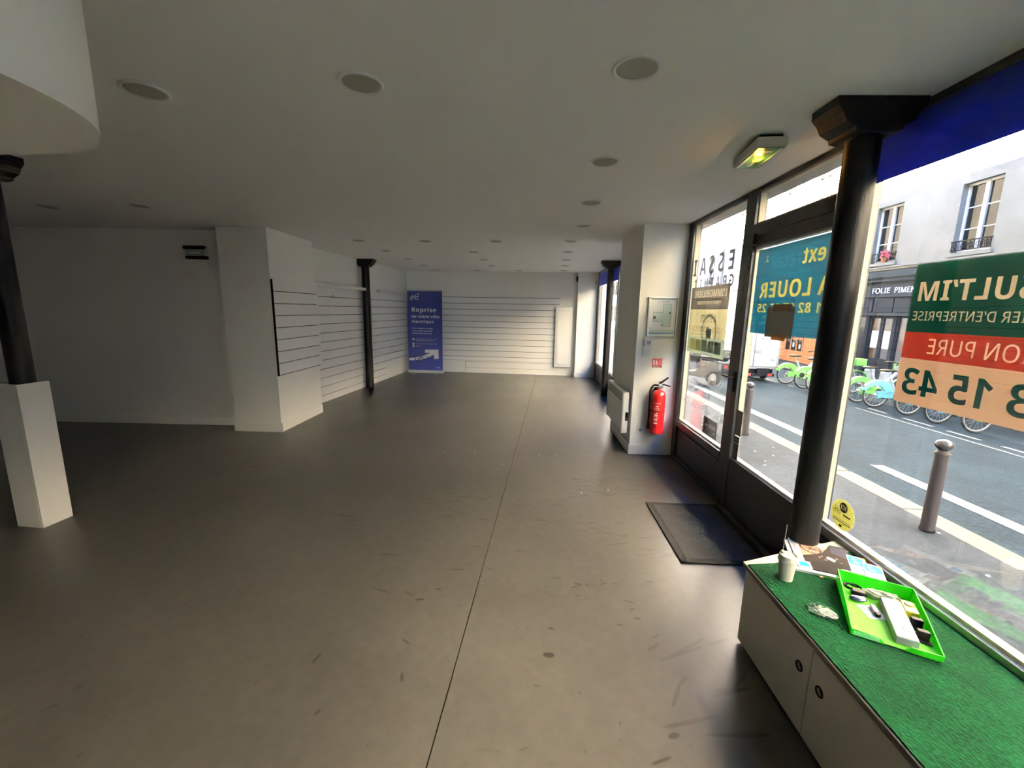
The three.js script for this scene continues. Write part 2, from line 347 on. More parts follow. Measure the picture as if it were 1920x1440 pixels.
// local frame of these groups: x = across (outwards), z = -s ; base at s = 0 of each unit's right end
function unit(name, s0, s1, label, category) { const g = struct(name, null, null, st(s0, UF), SA, label, category); g.userData.L = s1 - s0; return g; }
const F = (g, name, a, b, y0, y1, x0, x1, mat, r = 0.003) => mesh(name, rbox(Math.abs(x1 - x0), y1 - y0, Math.abs(b - a), r, (x0 + x1) / 2, (y0 + y1) / 2, -(a + b) / 2), mat, g);
function beads(g, a, b, y0, y1) {
  const w = 0.017;
  F(g, 'bead', a, a + w, y0, y1, 0.020, 0.062, M.bead, 0.002); F(g, 'bead', b - w, b, y0, y1, 0.020, 0.062, M.bead, 0.002);
  F(g, 'bead', a + w, b - w, y0, y0 + w, 0.020, 0.062, M.bead, 0.002); F(g, 'bead', a + w, b - w, y1 - w, y1, 0.020, 0.062, M.bead, 0.002);
  F(g, 'pane', a + 0.002, b - 0.002, y0 + 0.002, y1 - 0.002, 0.010, 0.016, M.glass, 0.0005);
}
M.blueFilm = phy({ color: lin(0.03, 0.055, 0.36), roughness: 0.9, transmission: 0.35, thickness: 0, specularIntensity: 0.3 });
{ // small window beside the right pillar
  const g = unit('window_1', 3.425, 4.69, 'tall narrow shop window beside the white pillar');
  F(g, 'post', 1.145, 1.265, 0, CEIL, 0, 0.085, M.frame); F(g, 'post', 0, 0.095, 0, CEIL, 0, 0.085, M.frame);
  F(g, 'head', 0.095, 1.145, 2.525, CEIL, 0, 0.085, M.frame); F(g, 'sill', 0.095, 1.145, 0.385, 0.45, -0.006, 0.085, M.frame);
  F(g, 'apron_panel', 0.095, 1.145, 0.0, 0.385, 0.02, 0.085, M.panel); F(g, 'apron_moulding', 0.14, 1.10, 0.335, 0.352, 0.008, 0.022, M.frame); F(g, 'kick_strip', 0.0, 1.2, 0.0, 0.05, -0.012, 0.0, M.frame);
  beads(g, 0.095, 1.145, 0.45, 2.525);
}
{ // the glazed door with its transom
  const g = unit('door_1', 2.33, 3.425, 'dark framed glass shop door with a transom light above');
  F(g, 'jamb', 0, 0.06, 0, CEIL, 0, 0.085, M.frame); F(g, 'jamb', 1.045, 1.095, 0, CEIL, 0, 0.085, M.frame);
  F(g, 'head', 0.06, 1.045, 2.525, CEIL, 0, 0.085, M.frame); F(g, 'transom_bar', 0.06, 1.045, 2.20, 2.285, -0.006, 0.085, M.frame);
  beads(g, 0.06, 1.045, 2.285, 2.525);
  F(g, 'leaf_stile', 0.065, 0.165, 0.01, 2.195, -0.004, 0.075, M.frame); F(g, 'leaf_stile', 1.022, 1.042, 0.01, 2.195, -0.004, 0.075, M.frame);
  F(g, 'leaf_top_rail', 0.165, 1.022, 2.125, 2.195, -0.004, 0.075, M.frame); F(g, 'leaf_bottom_panel', 0.165, 1.022, 0.01, 0.45, 0.004, 0.075, M.panel);
  beads(g, 0.165, 1.022, 0.45, 2.125);
  const h = mesh('door_handle', [rbox(0.012, 0.16, 0.035, 0.004, -0.006, 1.08, -1.066), bar([-0.012, 1.12, -1.066], [-0.06, 1.12, -1.066], 0.010, 12), bar([-0.055, 1.12, -1.056], [-0.055, 1.12, -1.17], 0.010, 12)], M.black, g);
  h.userData.label = 'black lever handle';
  mesh('hinge', bar([-0.006, 1.95, -1.043], [-0.006, 2.10, -1.043], 0.012, 12), M.frame, g);
  mesh('closer_bracket', rbox(0.03, 0.08, 0.10, 0.004, -0.018, 2.175, -1.02), M.frame, g);
}
{ // the large window over the bench
  const g = unit('window_2', -1.62, 2.33, 'large shop window over the bench with a blue band on top');
  F(g, 'post', 3.935, 3.95, 0, CEIL, 0, 0.085, M.frame); F(g, 'post', 0, 0.09, 0, CEIL, 0, 0.085, M.frame);
  F(g, 'head', 0.09, 3.935, 2.515, CEIL, 0, 0.085, M.frame); F(g, 'sill', 0.09, 3.935, 0.40, 0.452, 0.0, 0.085, M.sill);
  F(g, 'apron_panel', 0.09, 3.935, 0.0, 0.40, 0.02, 0.085, M.panel);
  beads(g, 0.09, 3.935, 0.452, 2.515);
  F(g, 'blue_band', 0.092, 3.933, 2.268, 2.513, 0.0085, 0.0095, M.blueFilm, 0.0002).userData.label = 'deep blue translucent film';
}
{ // the same front goes on behind the camera
  const g = unit('window_4', -6.2, -1.62, 'shop window further along the front behind the camera');
  F(g, 'post', 0, 0.09, 0, CEIL, 0, 0.085, M.frame); F(g, 'post', 4.49, 4.58, 0, CEIL, 0, 0.085, M.frame); F(g, 'mullion', 2.25, 2.33, 0.452, 2.515, 0, 0.085, M.frame);
  F(g, 'head', 0.09, 4.49, 2.515, CEIL, 0, 0.085, M.frame); F(g, 'sill', 0.09, 4.49, 0.40, 0.452, 0.0, 0.085, M.frame); F(g, 'apron_panel', 0.09, 4.49, 0.0, 0.40, 0.02, 0.085, M.panel);
  beads(g, 0.09, 2.25, 0.452, 2.515); beads(g, 2.33, 4.49, 0.452, 2.515);
}
{ // the far window
  const g = unit('window_3', 5.74, 10.37, 'far shop window behind the iron column with a dark blue band');
  F(g, 'post', 4.50, 4.63, 0, CEIL, 0, 0.085, M.frame); F(g, 'post', 0, 0.09, 0, CEIL, 0, 0.085, M.frame); F(g, 'mullion', 2.32, 2.40, 0.40, 2.525, 0.0, 0.085, M.frame);
  F(g, 'head', 0.09, 4.5, 2.525, CEIL, 0, 0.085, M.frame); F(g, 'sill', 0.09, 4.5, 0.34, 0.395, -0.006, 0.085, M.frame);
  F(g, 'apron_panel', 0.09, 4.5, 0.0, 0.34, 0.02, 0.085, M.panel);
  beads(g, 0.09, 2.32, 0.395, 2.525); beads(g, 2.40, 4.5, 0.395, 2.525);
  F(g, 'blue_band', 0.115, 2.30, 2.22, 2.50, 0.0085, 0.0095, M.blueFilm, 0.0002); F(g, 'blue_band', 2.42, 4.48, 2.22, 2.50, 0.0085, 0.0095, M.blueFilm, 0.0002);
}
// ------------------------------------------------------------------ the street outside
const font = await new FontLoader().loadAsync('fonts/droid/droid_sans_bold.typeface.json');
const fontR = await new FontLoader().loadAsync('fonts/droid/droid_sans_regular.typeface.json');
const SW = -0.25, RD = -0.33, UFAC = 11.0;
{
  const asphalt = tintTex(31, 42, 53, 0.35, NF3, 512, NF2, 0.6), pave = tintTex(150, 149, 152, 0.30, NF3, 512, NF2, 0.35);
  const specks = canvasTex(1024, 1024, (c, w, h) => {
    const im = c.createImageData(w, h);
    for (let y = 0; y < h; y++) for (let x = 0; x < w; x++) {
      const m = 1 + (NF3[(y >> 1) * 512 + (x >> 1)] - 0.5) * 0.5 + (NF2[(y & 255) * 256 + (x & 255)] - 0.5) * 0.4, i = (y * w + x) * 4;
      im.data[i] = 44 * m; im.data[i + 1] = 50 * m; im.data[i + 2] = 58 * m; im.data[i + 3] = 255;
    }
    c.putImageData(im, 0, 0);
    c.strokeStyle = 'rgba(52,52,55,0.7)'; c.lineWidth = 3; let x = 30, y = 500; c.beginPath(); c.moveTo(x, y);
    for (let i = 0; i < 40; i++) { x += 25; y += Math.sin(i * 1.7) * 22 + Math.cos(i * 0.6) * 14; c.lineTo(x, y); } c.stroke();
    c.beginPath(); c.moveTo(500, 0); for (let i = 0; i < 26; i++) c.lineTo(500 + Math.sin(i * 0.9) * 25, i * 40); c.stroke();
    c.fillStyle = 'rgba(170,171,175,0.85)'; for (let i = 0; i < 26; i++) { c.beginPath(); c.ellipse(rnd() * w, rnd() * h, 3 + rnd() * 3, 2 + rnd() * 3, rnd() * 3, 0, 7); c.fill(); }
  }, true);
  M.road = phy({ color: 0xffffff, map: rep(asphalt, 0.5), roughness: 1, specularIntensity: 0.1, bumpMap: rep(greyFine, 2.5), bumpScale: 0.004 });
  M.pave = phy({ color: 0xffffff, map: rep(specks, 0.28), roughness: 1, specularIntensity: 0.1, bumpMap: rep(greyFine, 2.5), bumpScale: 0.003 });
  M.kerb = [0, 1, 2].map((k) => phy({ specularIntensity: 0.2, color: lin(0.075 + k * 0.008, 0.082 + k * 0.008, 0.088 + k * 0.008), map: rep(tintTex(235, 233, 230, 0.2, NF2), 2), roughness: 0.8 }));
  const O = st(0, 0);
  struct('pavement', boxUV(bx(1.79, 3.765, SW - 0.3, SW, -48, 24)), M.pave, O, SA, 'grey asphalt pavement outside the shop');
  struct('threshold', boxUV(bx(1.70, 1.80, -0.5, -0.002, -10.6, 7.0)), M.kerb[0], O, SA);
  struct('road', boxUV(bx(4.025, 9.4, RD - 0.3, RD, -48, 24)), M.road, O, SA, 'grey asphalt roadway');
  struct('pavement', boxUV(bx(9.62, UFAC + 0.3, SW - 0.3, SW, -48, 24)), M.pave, O, SA, 'pavement across the street');
  const near = struct('kerb', null, null, st(-4, 3.77), SA, 'row of pale granite kerb stones by the bollards');
  for (let i = 0; i < 26; i++) mesh('kerb_stone', boxUV(rbox(0.25, 0.3, 0.994, 0.012, 0.125, SW - 0.15 + rr(-0.003, 0.003), -(i + 0.5))), M.kerb[i % 3], near);
  const far = struct('kerb', null, null, st(-4, 9.4), SA, 'row of granite kerb stones across the street');
  for (let i = 0; i < 26; i++) mesh('kerb_stone', boxUV(rbox(0.22, 0.3, 0.994, 0.012, 0.11, SW - 0.15 + rr(-0.003, 0.003), -(i + 0.5))), M.kerb[(i + 1) % 3], far);
  const paint = canvasTex(512, 64, (c, w, h) => { c.fillStyle = '#666c70'; c.fillRect(0, 0, w, h); for (let i = 0; i < 260; i++) { c.fillStyle = `rgba(62,68,76,${0.2 + rnd() * 0.6})`; c.beginPath(); c.ellipse(rnd() * w, rnd() * h, 1 + rnd() * 5, 1 + rnd() * 2.5, 0, 0, 7); c.fill(); } });
  M.paint = phy({ color: 0xffffff, map: paint, roughness: 0.9, specularIntensity: 0.2 });
  const stripe = (s0, s1, u0, u1, label, group) => { const g = sheet(s1 - s0, u1 - u0, 0.004).rotateX(-PI / 2); return solo('road_marking', label, 'road marking', g, M.paint, st((s0 + s1) / 2, (u0 + u1) / 2, RD + 0.003), SA + PI / 2, group); };
  stripe(0.5, 5.46, 4.62, 4.80, 'wide worn white line on the road past the nearer bollard');
  stripe(6.75, 12.6, 4.55, 4.76, 'wide white line on the road seen through the door');
  const D = [[9.05, 8.60], [8.22, 7.60], [7.34, 6.80], [6.48, 5.95], [5.6, 5.0], [10.55, 9.95], [11.87, 11.62], [13.0, 12.4]];
  D.forEach(([a, b], i) => { stripe(b, a, 7.40, 7.47, 'short white dash of the line along the parked bicycles', 'dashes along the bicycles'); });
  stripe(5.0, 9.1, 7.16, 7.20, 'thin faded white line beside the bicycle dashes');
}
{ // bollards
  const g1 = lathe([[0.001, 0], [0.056, 0], [0.056, 0.03], [0.05, 0.04], [0.047, 0.70], [0.052, 0.71], [0.052, 0.725], [0.036, 0.735], [0.033, 0.75]].reverse().map((p) => p).reverse(), 28);
  const cap = new THREE.SphereGeometry(0.062, 28, 18).scale(1, 0.78, 1).translate(0, 0.795, 0);
  M.bollard = phy({ color: lin(0.045, 0.040, 0.042), specularIntensity: 0.3, roughness: 0.6, bumpMap: rep(greyFine, 3), bumpScale: 0.001 });
  M.bollardCap = phy({ color: lin(0.045, 0.042, 0.043), roughness: 0.3, specularIntensity: 0.6 });
  for (const [s, u, label] of [[3.575, 3.62, 'iron bollard with a round head outside the large window'], [6.48, 3.485, 'iron bollard with a round head seen through the door'], [0.7, 3.64, 'iron bollard beyond the right edge of the window']]) {
    const t = thing('bollard', label, 'bollard', st(s, u, SW), 0, 'bollards on the pavement');
    mesh('post', g1, M.bollard, t); mesh('head', cap, M.bollardCap, t);
  }
}
// facades: local x = -s, local z = towards the street
const FT = SA - PI / 2;
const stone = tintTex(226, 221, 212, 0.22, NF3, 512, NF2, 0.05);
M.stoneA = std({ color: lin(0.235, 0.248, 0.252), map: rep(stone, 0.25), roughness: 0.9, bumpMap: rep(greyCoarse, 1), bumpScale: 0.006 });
M.stoneB = std({ color: lin(0.76, 0.76, 0.74), roughness: 0.9 });
M.stoneC = std({ color: lin(0.66, 0.66, 0.65), roughness: 0.9 });
M.stoneOwn = std({ color: lin(0.20, 0.20, 0.20), roughness: 0.9 });
M.sash = std({ color: lin(0.55, 0.55, 0.54), roughness: 0.5 });
M.shutter = std({ color: lin(0.24, 0.23, 0.24), roughness: 0.6 });
M.darkPane = phy({ color: lin(0.006, 0.008, 0.009), roughness: 0.06, specularIntensity: 0.8 });
M.zinc = std({ color: lin(0.13, 0.14, 0.16), roughness: 0.5, metalness: 0.3 });
function wallWithHoles(x0, x1, y0, y1, holes, depth) {
  const s = new THREE.Shape([[x0, y0], [x1, y0], [x1, y1], [x0, y1]].map((p) => new THREE.Vector2(...p)));
  for (const [a, b, c, d] of holes) s.holes.push(new THREE.Path([[a, c], [a, d], [b, d], [b, c]].map((p) => new THREE.Vector2(...p))));
  return boxUV(new THREE.ExtrudeGeometry(s, { depth, bevelEnabled: false }).translate(0, 0, -depth));
}
function sashWindow(p, x, w, y0, y1, o = {}) {
  const z = -0.20, h = y1 - y0, win = mesh('window', [bx(x - w / 2, x - w / 2 + 0.06, y0, y1, z, z + 0.06), bx(x + w / 2 - 0.06, x + w / 2, y0, y1, z, z + 0.06), bx(x - w / 2, x + w / 2, y0, y0 + 0.07, z, z + 0.06), bx(x - w / 2, x + w / 2, y1 - 0.06, y1, z, z + 0.06), bx(x - 0.05, x + 0.05, y0, y1, z, z + 0.07)], M.sash, p);
  for (const sd of [-1, 1]) {
    const a = sd < 0 ? x - w / 2 + 0.06 : x + 0.05, b = sd < 0 ? x - 0.05 : x + w / 2 - 0.06;
    for (let k = 0; k < 3; k++) mesh('pane', bx(a, b, y0 + 0.07 + (h - 0.13) * k / 3 + (k ? 0.012 : 0), y0 + 0.07 + (h - 0.13) * (k + 1) / 3 - (k < 2 ? 0.012 : 0), z + 0.015, z + 0.022), M.darkPane, win);
    for (let k = 1; k < 3; k++) mesh('glazing_bar', bx(a, b, y0 + 0.07 + (h - 0.13) * k / 3 - 0.013, y0 + 0.07 + (h - 0.13) * k / 3 + 0.013, z + 0.01, z + 0.035), M.sash, win);
  }
  mesh('sill', bx(x - w / 2 - 0.08, x + w / 2 + 0.08, y0 - 0.09, y0, -0.16, 0.07), o.sill ?? M.stoneA, win);
  if (o.rail) {
    const rg = [bx(x - w / 2 - 0.02, x + w / 2 + 0.02, y0 + 0.27, y0 + 0.30, 0.0, 0.03), bx(x - w / 2 - 0.02, x + w / 2 + 0.02, y0 + 0.05, y0 + 0.07, 0.0, 0.03)];
    for (let k = 0; k <= 10; k++) rg.push(bar([x - w / 2 + w * k / 10, y0 + 0.05, 0.015], [x - w / 2 + w * k / 10, y0 + 0.28, 0.015], 0.008, 6));
    for (let k = 0; k < 5; k++) rg.push(new THREE.TorusGeometry(0.055, 0.007, 6, 16).translate(x - w / 2 + w * (k + 0.5) / 5, y0 + 0.17, 0.015));
    mesh('railing', rg, M.black, win);
  }
  if (o.shutters) for (const sd of [-1, 1]) {
    const c = x + sd * (w / 2 + w * 0.27), hw = w * 0.25, sh = mesh('shutter', [bx(c - hw, c - hw + 0.06, y0, y1, 0.01, 0.05), bx(c + hw - 0.06, c + hw, y0, y1, 0.01, 0.05), bx(c - hw, c + hw, y0, y0 + 0.07, 0.01, 0.05), bx(c - hw, c + hw, y1 - 0.06, y1, 0.01, 0.05), bx(c - hw, c + hw, y0 + h * 0.26, y0 + h * 0.33, 0.01, 0.05)], M.sash, win);
    const sl = [];
    for (let y = y0 + 0.1; y < y1 - 0.1; y += 0.055) if (Math.abs(y - y0 - h * 0.295) > h * 0.05) sl.push(new THREE.BoxGeometry(hw * 2 - 0.11, 0.05, 0.01).rotateX(0.6).translate(c, y, 0.03));
    mesh('louvres', sl, M.shutter, sh);
  }
  return win;
}
{ // building A: cream stone with the restaurant below
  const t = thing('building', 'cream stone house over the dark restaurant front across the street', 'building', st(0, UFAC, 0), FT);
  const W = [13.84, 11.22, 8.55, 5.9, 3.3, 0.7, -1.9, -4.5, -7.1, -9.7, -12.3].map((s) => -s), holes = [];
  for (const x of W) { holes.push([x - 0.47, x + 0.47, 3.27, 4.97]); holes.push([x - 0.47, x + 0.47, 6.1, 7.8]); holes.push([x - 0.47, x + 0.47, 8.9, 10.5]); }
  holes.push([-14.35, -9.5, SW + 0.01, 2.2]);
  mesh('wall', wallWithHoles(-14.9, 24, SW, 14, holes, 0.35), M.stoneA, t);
  W.forEach((x, i) => { sashWindow(t, x, 0.94, 3.27, 4.97, { rail: true }); if (i < 6) sashWindow(t, x, 0.94, 6.1, 7.8, { rail: true }); if (i < 6) sashWindow(t, x, 0.94, 8.9, 10.5, {}); });
  mesh('string_course', [bx(-14.9, 24, 3.03, 3.10, -0.1, 0.10), bx(-14.9, 24, 3.10, 3.14, -0.1, 0.14)], M.stoneA, t);
  mesh('cornice', [bx(-14.9, 24, 13.7, 14.1, -0.35, 0.25)], M.stoneA, t);
  mesh('cable', tube([[-9.2, 3.55, 0.03], [-8, 3.4, 0.03], [-6, 3.52, 0.03]], 0.012, 20, 6), M.black, t);
  mesh('rear_wall', bx(-14.9, 24, SW, 14, -0.9, -0.6), M.stoneC, t);
}
{ // flowers on the sill of the left window
  const t = thing('flower_pot', 'pot of pink flowers on the sill over the restaurant sign', 'flower pot', st(13.72, UFAC - 0.03, 3.275), FT);
  mesh('pot', lathe([[0.001, 0], [0.07, 0], [0.09, 0.14], [0.08, 0.14], [0.06, 0.02]], 20), std({ color: lin(0.25, 0.085, 0.045), roughness: 0.8 }), t);
  const gl = [], gf = [];
  for (let i = 0; i < 70; i++) { const a = rnd() * 7, r = rr(0.02, 0.2), y = 0.14 + rr(0, 0.2); (rnd() < 0.55 ? gf : gl).push(new THREE.IcosahedronGeometry(rr(0.02, 0.035), 0).translate(Math.cos(a) * r, y, Math.sin(a) * r * 0.4)); }
  mesh('flowers', gf, std({ color: lin(0.45, 0.07, 0.13), roughness: 0.8 }), t); mesh('foliage', gl, std({ color: lin(0.08, 0.16, 0.05), roughness: 0.8 }), t);
}
{ // restaurant front
  const slate = phy({ color: lin(0.022, 0.027, 0.036), roughness: 0.8, specularIntensity: 0.12 }), slate2 = phy({ color: lin(0.036, 0.046, 0.056), roughness: 0.8, specularIntensity: 0.12 }), warm = std({ color: lin(0.55, 0.27, 0.10), roughness: 0.7 });
  const t = thing('shopfront', 'dark slate painted restaurant front with white lettering', 'shopfront', st(12.0, UFAC, 0), FT);
  const X = (s) => -(s - 12);
  mesh('fascia', bx(X(14.55), X(9.3), 2.26, 2.68, 0.005, 0.13), slate, t);
  mesh('cornice', [bx(X(14.6), X(9.25), 2.68, 2.72, 0, 0.2), bx(X(14.6), X(9.25), 2.72, 2.80, 0, 0.17), bx(X(14.6), X(9.25), 2.80, 2.84, 0, 0.24), bx(X(14.6), X(9.25), 2.84, 3.0, 0, 0.12)], slate2, t);
  for (const [txt, s, w] of [['FOLIE', 13.86, 0.64], ['PIMENT', 13.05, 0.80]]) {
    const g = new TextGeometry(txt, { font: fontR, size: 0.16, depth: 0.012, curveSegments: 6 }); g.computeBoundingBox();
    const bw = g.boundingBox.max.x - g.boundingBox.min.x; g.scale(w / bw, 1, 1).translate(X(s), 2.335, 0.13);
    mesh('lettering', g, std({ color: lin(0.85, 0.85, 0.85), roughness: 0.5 }), t);
  }
  mesh('lower_cornice', [bx(X(14.55), X(9.3), 1.66, 1.70, 0.0, 0.18), bx(X(14.55), X(9.3), 1.70, 1.74, 0.0, 0.15), bx(X(14.55), X(9.3), 2.22, 2.26, 0, 0.15)], slate2, t);
  for (let k = 0; k < 7; k++) mesh('panel', rbox(0.66, 0.44, 0.04, 0.01, X(14.5) + 0.38 + k * 0.74, 1.98, 0.085), slate, t);
  mesh('panel_ground', bx(X(14.55), X(9.3), 1.74, 2.22, 0.0, 0.07), slate2, t);
  for (const s of [14.46, 13.85, 12.86, 12.25, 10.9, 9.4]) mesh('pilaster', bx(X(s) - 0.06, X(s) + 0.06, SW, 1.66, 0.0, 0.13), slate, t);
  for (const [a, b] of [[14.4, 13.91], [12.8, 12.31], [12.19, 10.96], [10.84, 9.46]]) { mesh('stall_riser', bx(X(a), X(b), SW, 0.3, 0.02, 0.09), slate, t); const p = mesh('window_frame', [bx(X(a), X(a) + 0.04, 0.3, 1.66, 0.02, 0.08), bx(X(b) - 0.04, X(b), 0.3, 1.66, 0.02, 0.08), bx(X(a), X(b), 1.60, 1.66, 0.02, 0.08)], slate, t); mesh('pane', bx(X(a) + 0.04, X(b) - 0.04, 0.3, 1.60, 0.045, 0.051), M.glass, p); }
  for (const [a, b] of [[13.79, 13.36], [13.35, 12.92]]) {
    const d = mesh('door_leaf', [bx(X(a), X(a) + 0.055, SW + 0.02, 1.66, 0.02, 0.07), bx(X(b) - 0.055, X(b), SW + 0.02, 1.66, 0.02, 0.07), bx(X(a), X(b), 1.58, 1.66, 0.02, 0.07), bx(X(a), X(b), SW + 0.02, 0.35, 0.02, 0.07)], slate, t);
    mesh('pane', bx(X(a) + 0.05, X(b) - 0.05, 0.35, 1.6, 0.04, 0.046), M.glass, d);
    mesh('menu_sheet', bx((X(a) + X(b)) / 2 - 0.13, (X(a) + X(b)) / 2 + 0.13, 0.66, 1.2, 0.048, 0.05), std({ color: lin(0.55, 0.56, 0.53), roughness: 0.8 }), d);
  }
  mesh('inner_wall', bx(X(14.35), X(9.5), SW, 2.2, -1.6, -1.55), warm, t); mesh('inner_floor', bx(X(14.35), X(9.5), SW - 0.02, SW + 0.01, -1.6, -0.02), std({ color: lin(0.2, 0.15, 0.1), roughness: 0.6 }), t);
  mesh('inner_ceiling', bx(X(14.35), X(9.5), 2.2, 2.24, -1.6, -0.36), M.stoneC, t);
  mesh('inner_side', [bx(X(14.35) - 0.03, X(14.35), SW, 2.2, -1.6, -0.36), bx(X(9.5), X(9.5) + 0.03, SW, 2.2, -1.6, -0.36)], warm, t);
  const lampGlow = std({ color: lin(0.9, 0.7, 0.4), emissive: lin(1, 0.6, 0.25), emissiveIntensity: 3 });
  for (const s of [13.35, 11.6]) {
    const l = thing('pendant_lamp', s > 12 ? 'small warm lamp glowing behind the restaurant door' : 'small warm lamp glowing behind the restaurant window', 'lamp', st(s, UFAC + 0.95, 1.9), FT);
    mesh('bulb', new THREE.SphereGeometry(0.07, 16, 12), lampGlow, l); mesh('cord', bar([0, 0.07, 0], [0, 0.30, 0], 0.006, 6), M.black, l);
    const pl = new THREE.PointLight(0xffa050, 40, 0, 2); pl.name = 'pendant_lamp_light'; pl.position.set(0, 0, 0); pl.castShadow = true; pl.shadow.radius = 3; l.add(pl);
  }
}
{ // white houses further along
  const t = thing('building', 'bright white house with louvred shutters seen above the door', 'building', st(0, UFAC, 0), FT);
  const W = [17.13, 19.14, 21.2, 23.1].map((s) => -s), holes = [];
  for (const x of W) for (const [a, b] of [[5.15, 6.85], [8.0, 9.7]]) holes.push([x - 0.45, x + 0.45, a, b]);
  mesh('wall', wallWithHoles(-24.4, -14.95, SW, 14, holes, 0.35), M.stoneB, t);
  for (const x of W) for (const [a, b] of [[5.15, 6.85], [8.0, 9.7]]) sashWindow(t, x, 0.9, a, b, { shutters: true, sill: M.stoneB });
  mesh('rear_wall', bx(-24.4, -14.95, SW, 14, -0.9, -0.6), M.stoneC, t);
  mesh('ledge', bx(-24.4, -14.95, 2.9, 3.0, 0, 0.12), M.stoneB, t);
}
{
  const t = thing('building', 'pale house beyond the drainpipe seen through the narrow window', 'building', st(0, UFAC, 0), FT);
  const holes = [], L = [];
  for (const s of [26.34, 28.75, 31.2, 33.8, 36.4, 39]) for (const [a, b] of [[3.3, 4.95], [6.5, 8.4], [9.6, 11.2]]) { holes.push([-s - 0.52, -s + 0.52, a, b]); L.push([-s, a, b]); }
  mesh('wall', wallWithHoles(-46, -24.75, SW, 14, holes, 0.35), M.stoneC, t);
  for (const [x, a, b] of L) sashWindow(t, x, 1.04, a, b, { shutters: a > 6, rail: true, sill: M.stoneC });
  mesh('rear_wall', bx(-46, -24.75, SW, 14, -0.9, -0.6), M.stoneC, t);
  mesh('shop_band', bx(-46, -24.75, 2.35, 2.9, 0, 0.15), std({ color: lin(0.14, 0.10, 0.09), roughness: 0.6 }), t);
  for (let s = 26; s < 45; s += 3) mesh('shop_window', bx(-s - 1.2, -s + 1.2, 0.2, 2.2, -0.02, 0.03), M.darkPane, t);
  const p = thing('drainpipe', 'grey drainpipe between the two white houses', 'drainpipe', st(24.55, UFAC - 0.09, SW), FT);
  mesh('pipe', cyl(0.07, 0.07, 14, 0, 7, 0, 14), M.zinc, p);
  for (const y of [2.5, 5, 7.5, 10]) mesh('clamp', cyl(0.085, 0.085, 0.05, 0, y, 0, 14), M.zinc, p);
}
{ // street end, so that the street does not run into nothing
  const t = thing('building', 'house closing the far end of the street', 'building', st(46.5, 6, 0), SA);
  const holes = []; for (const x of [-4, -1.5, 1, 3.5]) for (const y of [0.6, 3.4, 6.2, 9]) holes.push([x - 0.5, x + 0.5, y, y + 1.7]);
  mesh('wall', wallWithHoles(-6, 7, SW, 14, holes, 0.35), M.stoneC, t);
  for (const [a, b, c, d] of holes) sashWindow(t, (a + b) / 2, 1, c, d, { sill: M.stoneC });
}
{ // orange timber shop
  const wood = [0, 1, 2].map((k) => std({ color: lin(0.42 + k * 0.04, 0.16 + k * 0.015, 0.055), roughness: 0.6 }));
  const t = thing('shopfront', 'orange timber shopfront with small panes behind the green bicycles', 'shopfront', st(17.0, UFAC, 0), FT);
  const X = (s) => -(s - 17);
  for (let k = 0; k < 30; k++) { const x = X(19.6) + k * 0.15; if (x > X(18.05) - 0.1 && x < X(16.95)) { mesh('plank', rbox(0.145, 0.42, 0.04, 0.008, x + 0.075, SW + 0.21, 0.03), wood[k % 3], t); continue; } mesh('plank', rbox(0.145, 2.6, 0.04, 0.008, x + 0.075, SW + 1.3, 0.03), wood[(k * 7) % 3], t); }
  mesh('fascia', bx(X(19.65), X(15.05), SW + 2.6, 2.9, 0, 0.12), std({ color: lin(0.30, 0.07, 0.05), roughness: 0.5 }), t);
  const fr = mesh('window_frame', [...[0, 1, 2, 3].map((k) => bx(X(18.05) + k * 0.366 - 0.025, X(18.05) + k * 0.366 + 0.025, 0.17, 2.35, 0.0, 0.06)), ...[0, 1, 2, 3, 4].map((k) => bx(X(18.05), X(16.95), 0.17 + k * 0.5, 0.21 + k * 0.5, 0.0, 0.06))], wood[0], t);
  for (let i = 0; i < 3; i++) for (let k = 0; k < 4; k++) mesh('pane', bx(X(18.05) + i * 0.366 + 0.025, X(18.05) + (i + 1) * 0.366 - 0.025, 0.21 + k * 0.5, 0.67 + k * 0.5, 0.02, 0.028), M.darkPane, fr);
  mesh('red_poster', bx(X(17.3), X(17.02), 0.75, 1.05, 0.03, 0.034), std({ color: lin(0.55, 0.03, 0.05), roughness: 0.6 }), t);
  for (const [s, y] of [[17.5, 0.85], [17.6, 0.35], [17.2, 0.3]]) mesh('white_note', bx(X(s), X(s - 0.12), y, y + 0.18, 0.03, 0.034), M.sash, t);
}
// our own building above and beside the shop, which shades the street
struct('wall_exterior', boxUV(bx(1.80, 2.0, CEIL + 0.02, 12.7, -46, 24)), M.stoneOwn, st(0, 0), SA);
struct('wall_exterior', boxUV(bx(1.80, 2.0, SW, CEIL + 0.02, -46, -10.95)), M.stoneC, st(0, 0), SA);
struct('wall_exterior', boxUV(bx(1.985, 2.05, SW, CEIL + 0.02, 7.0, 18)), M.stoneC, st(0, 0), SA);

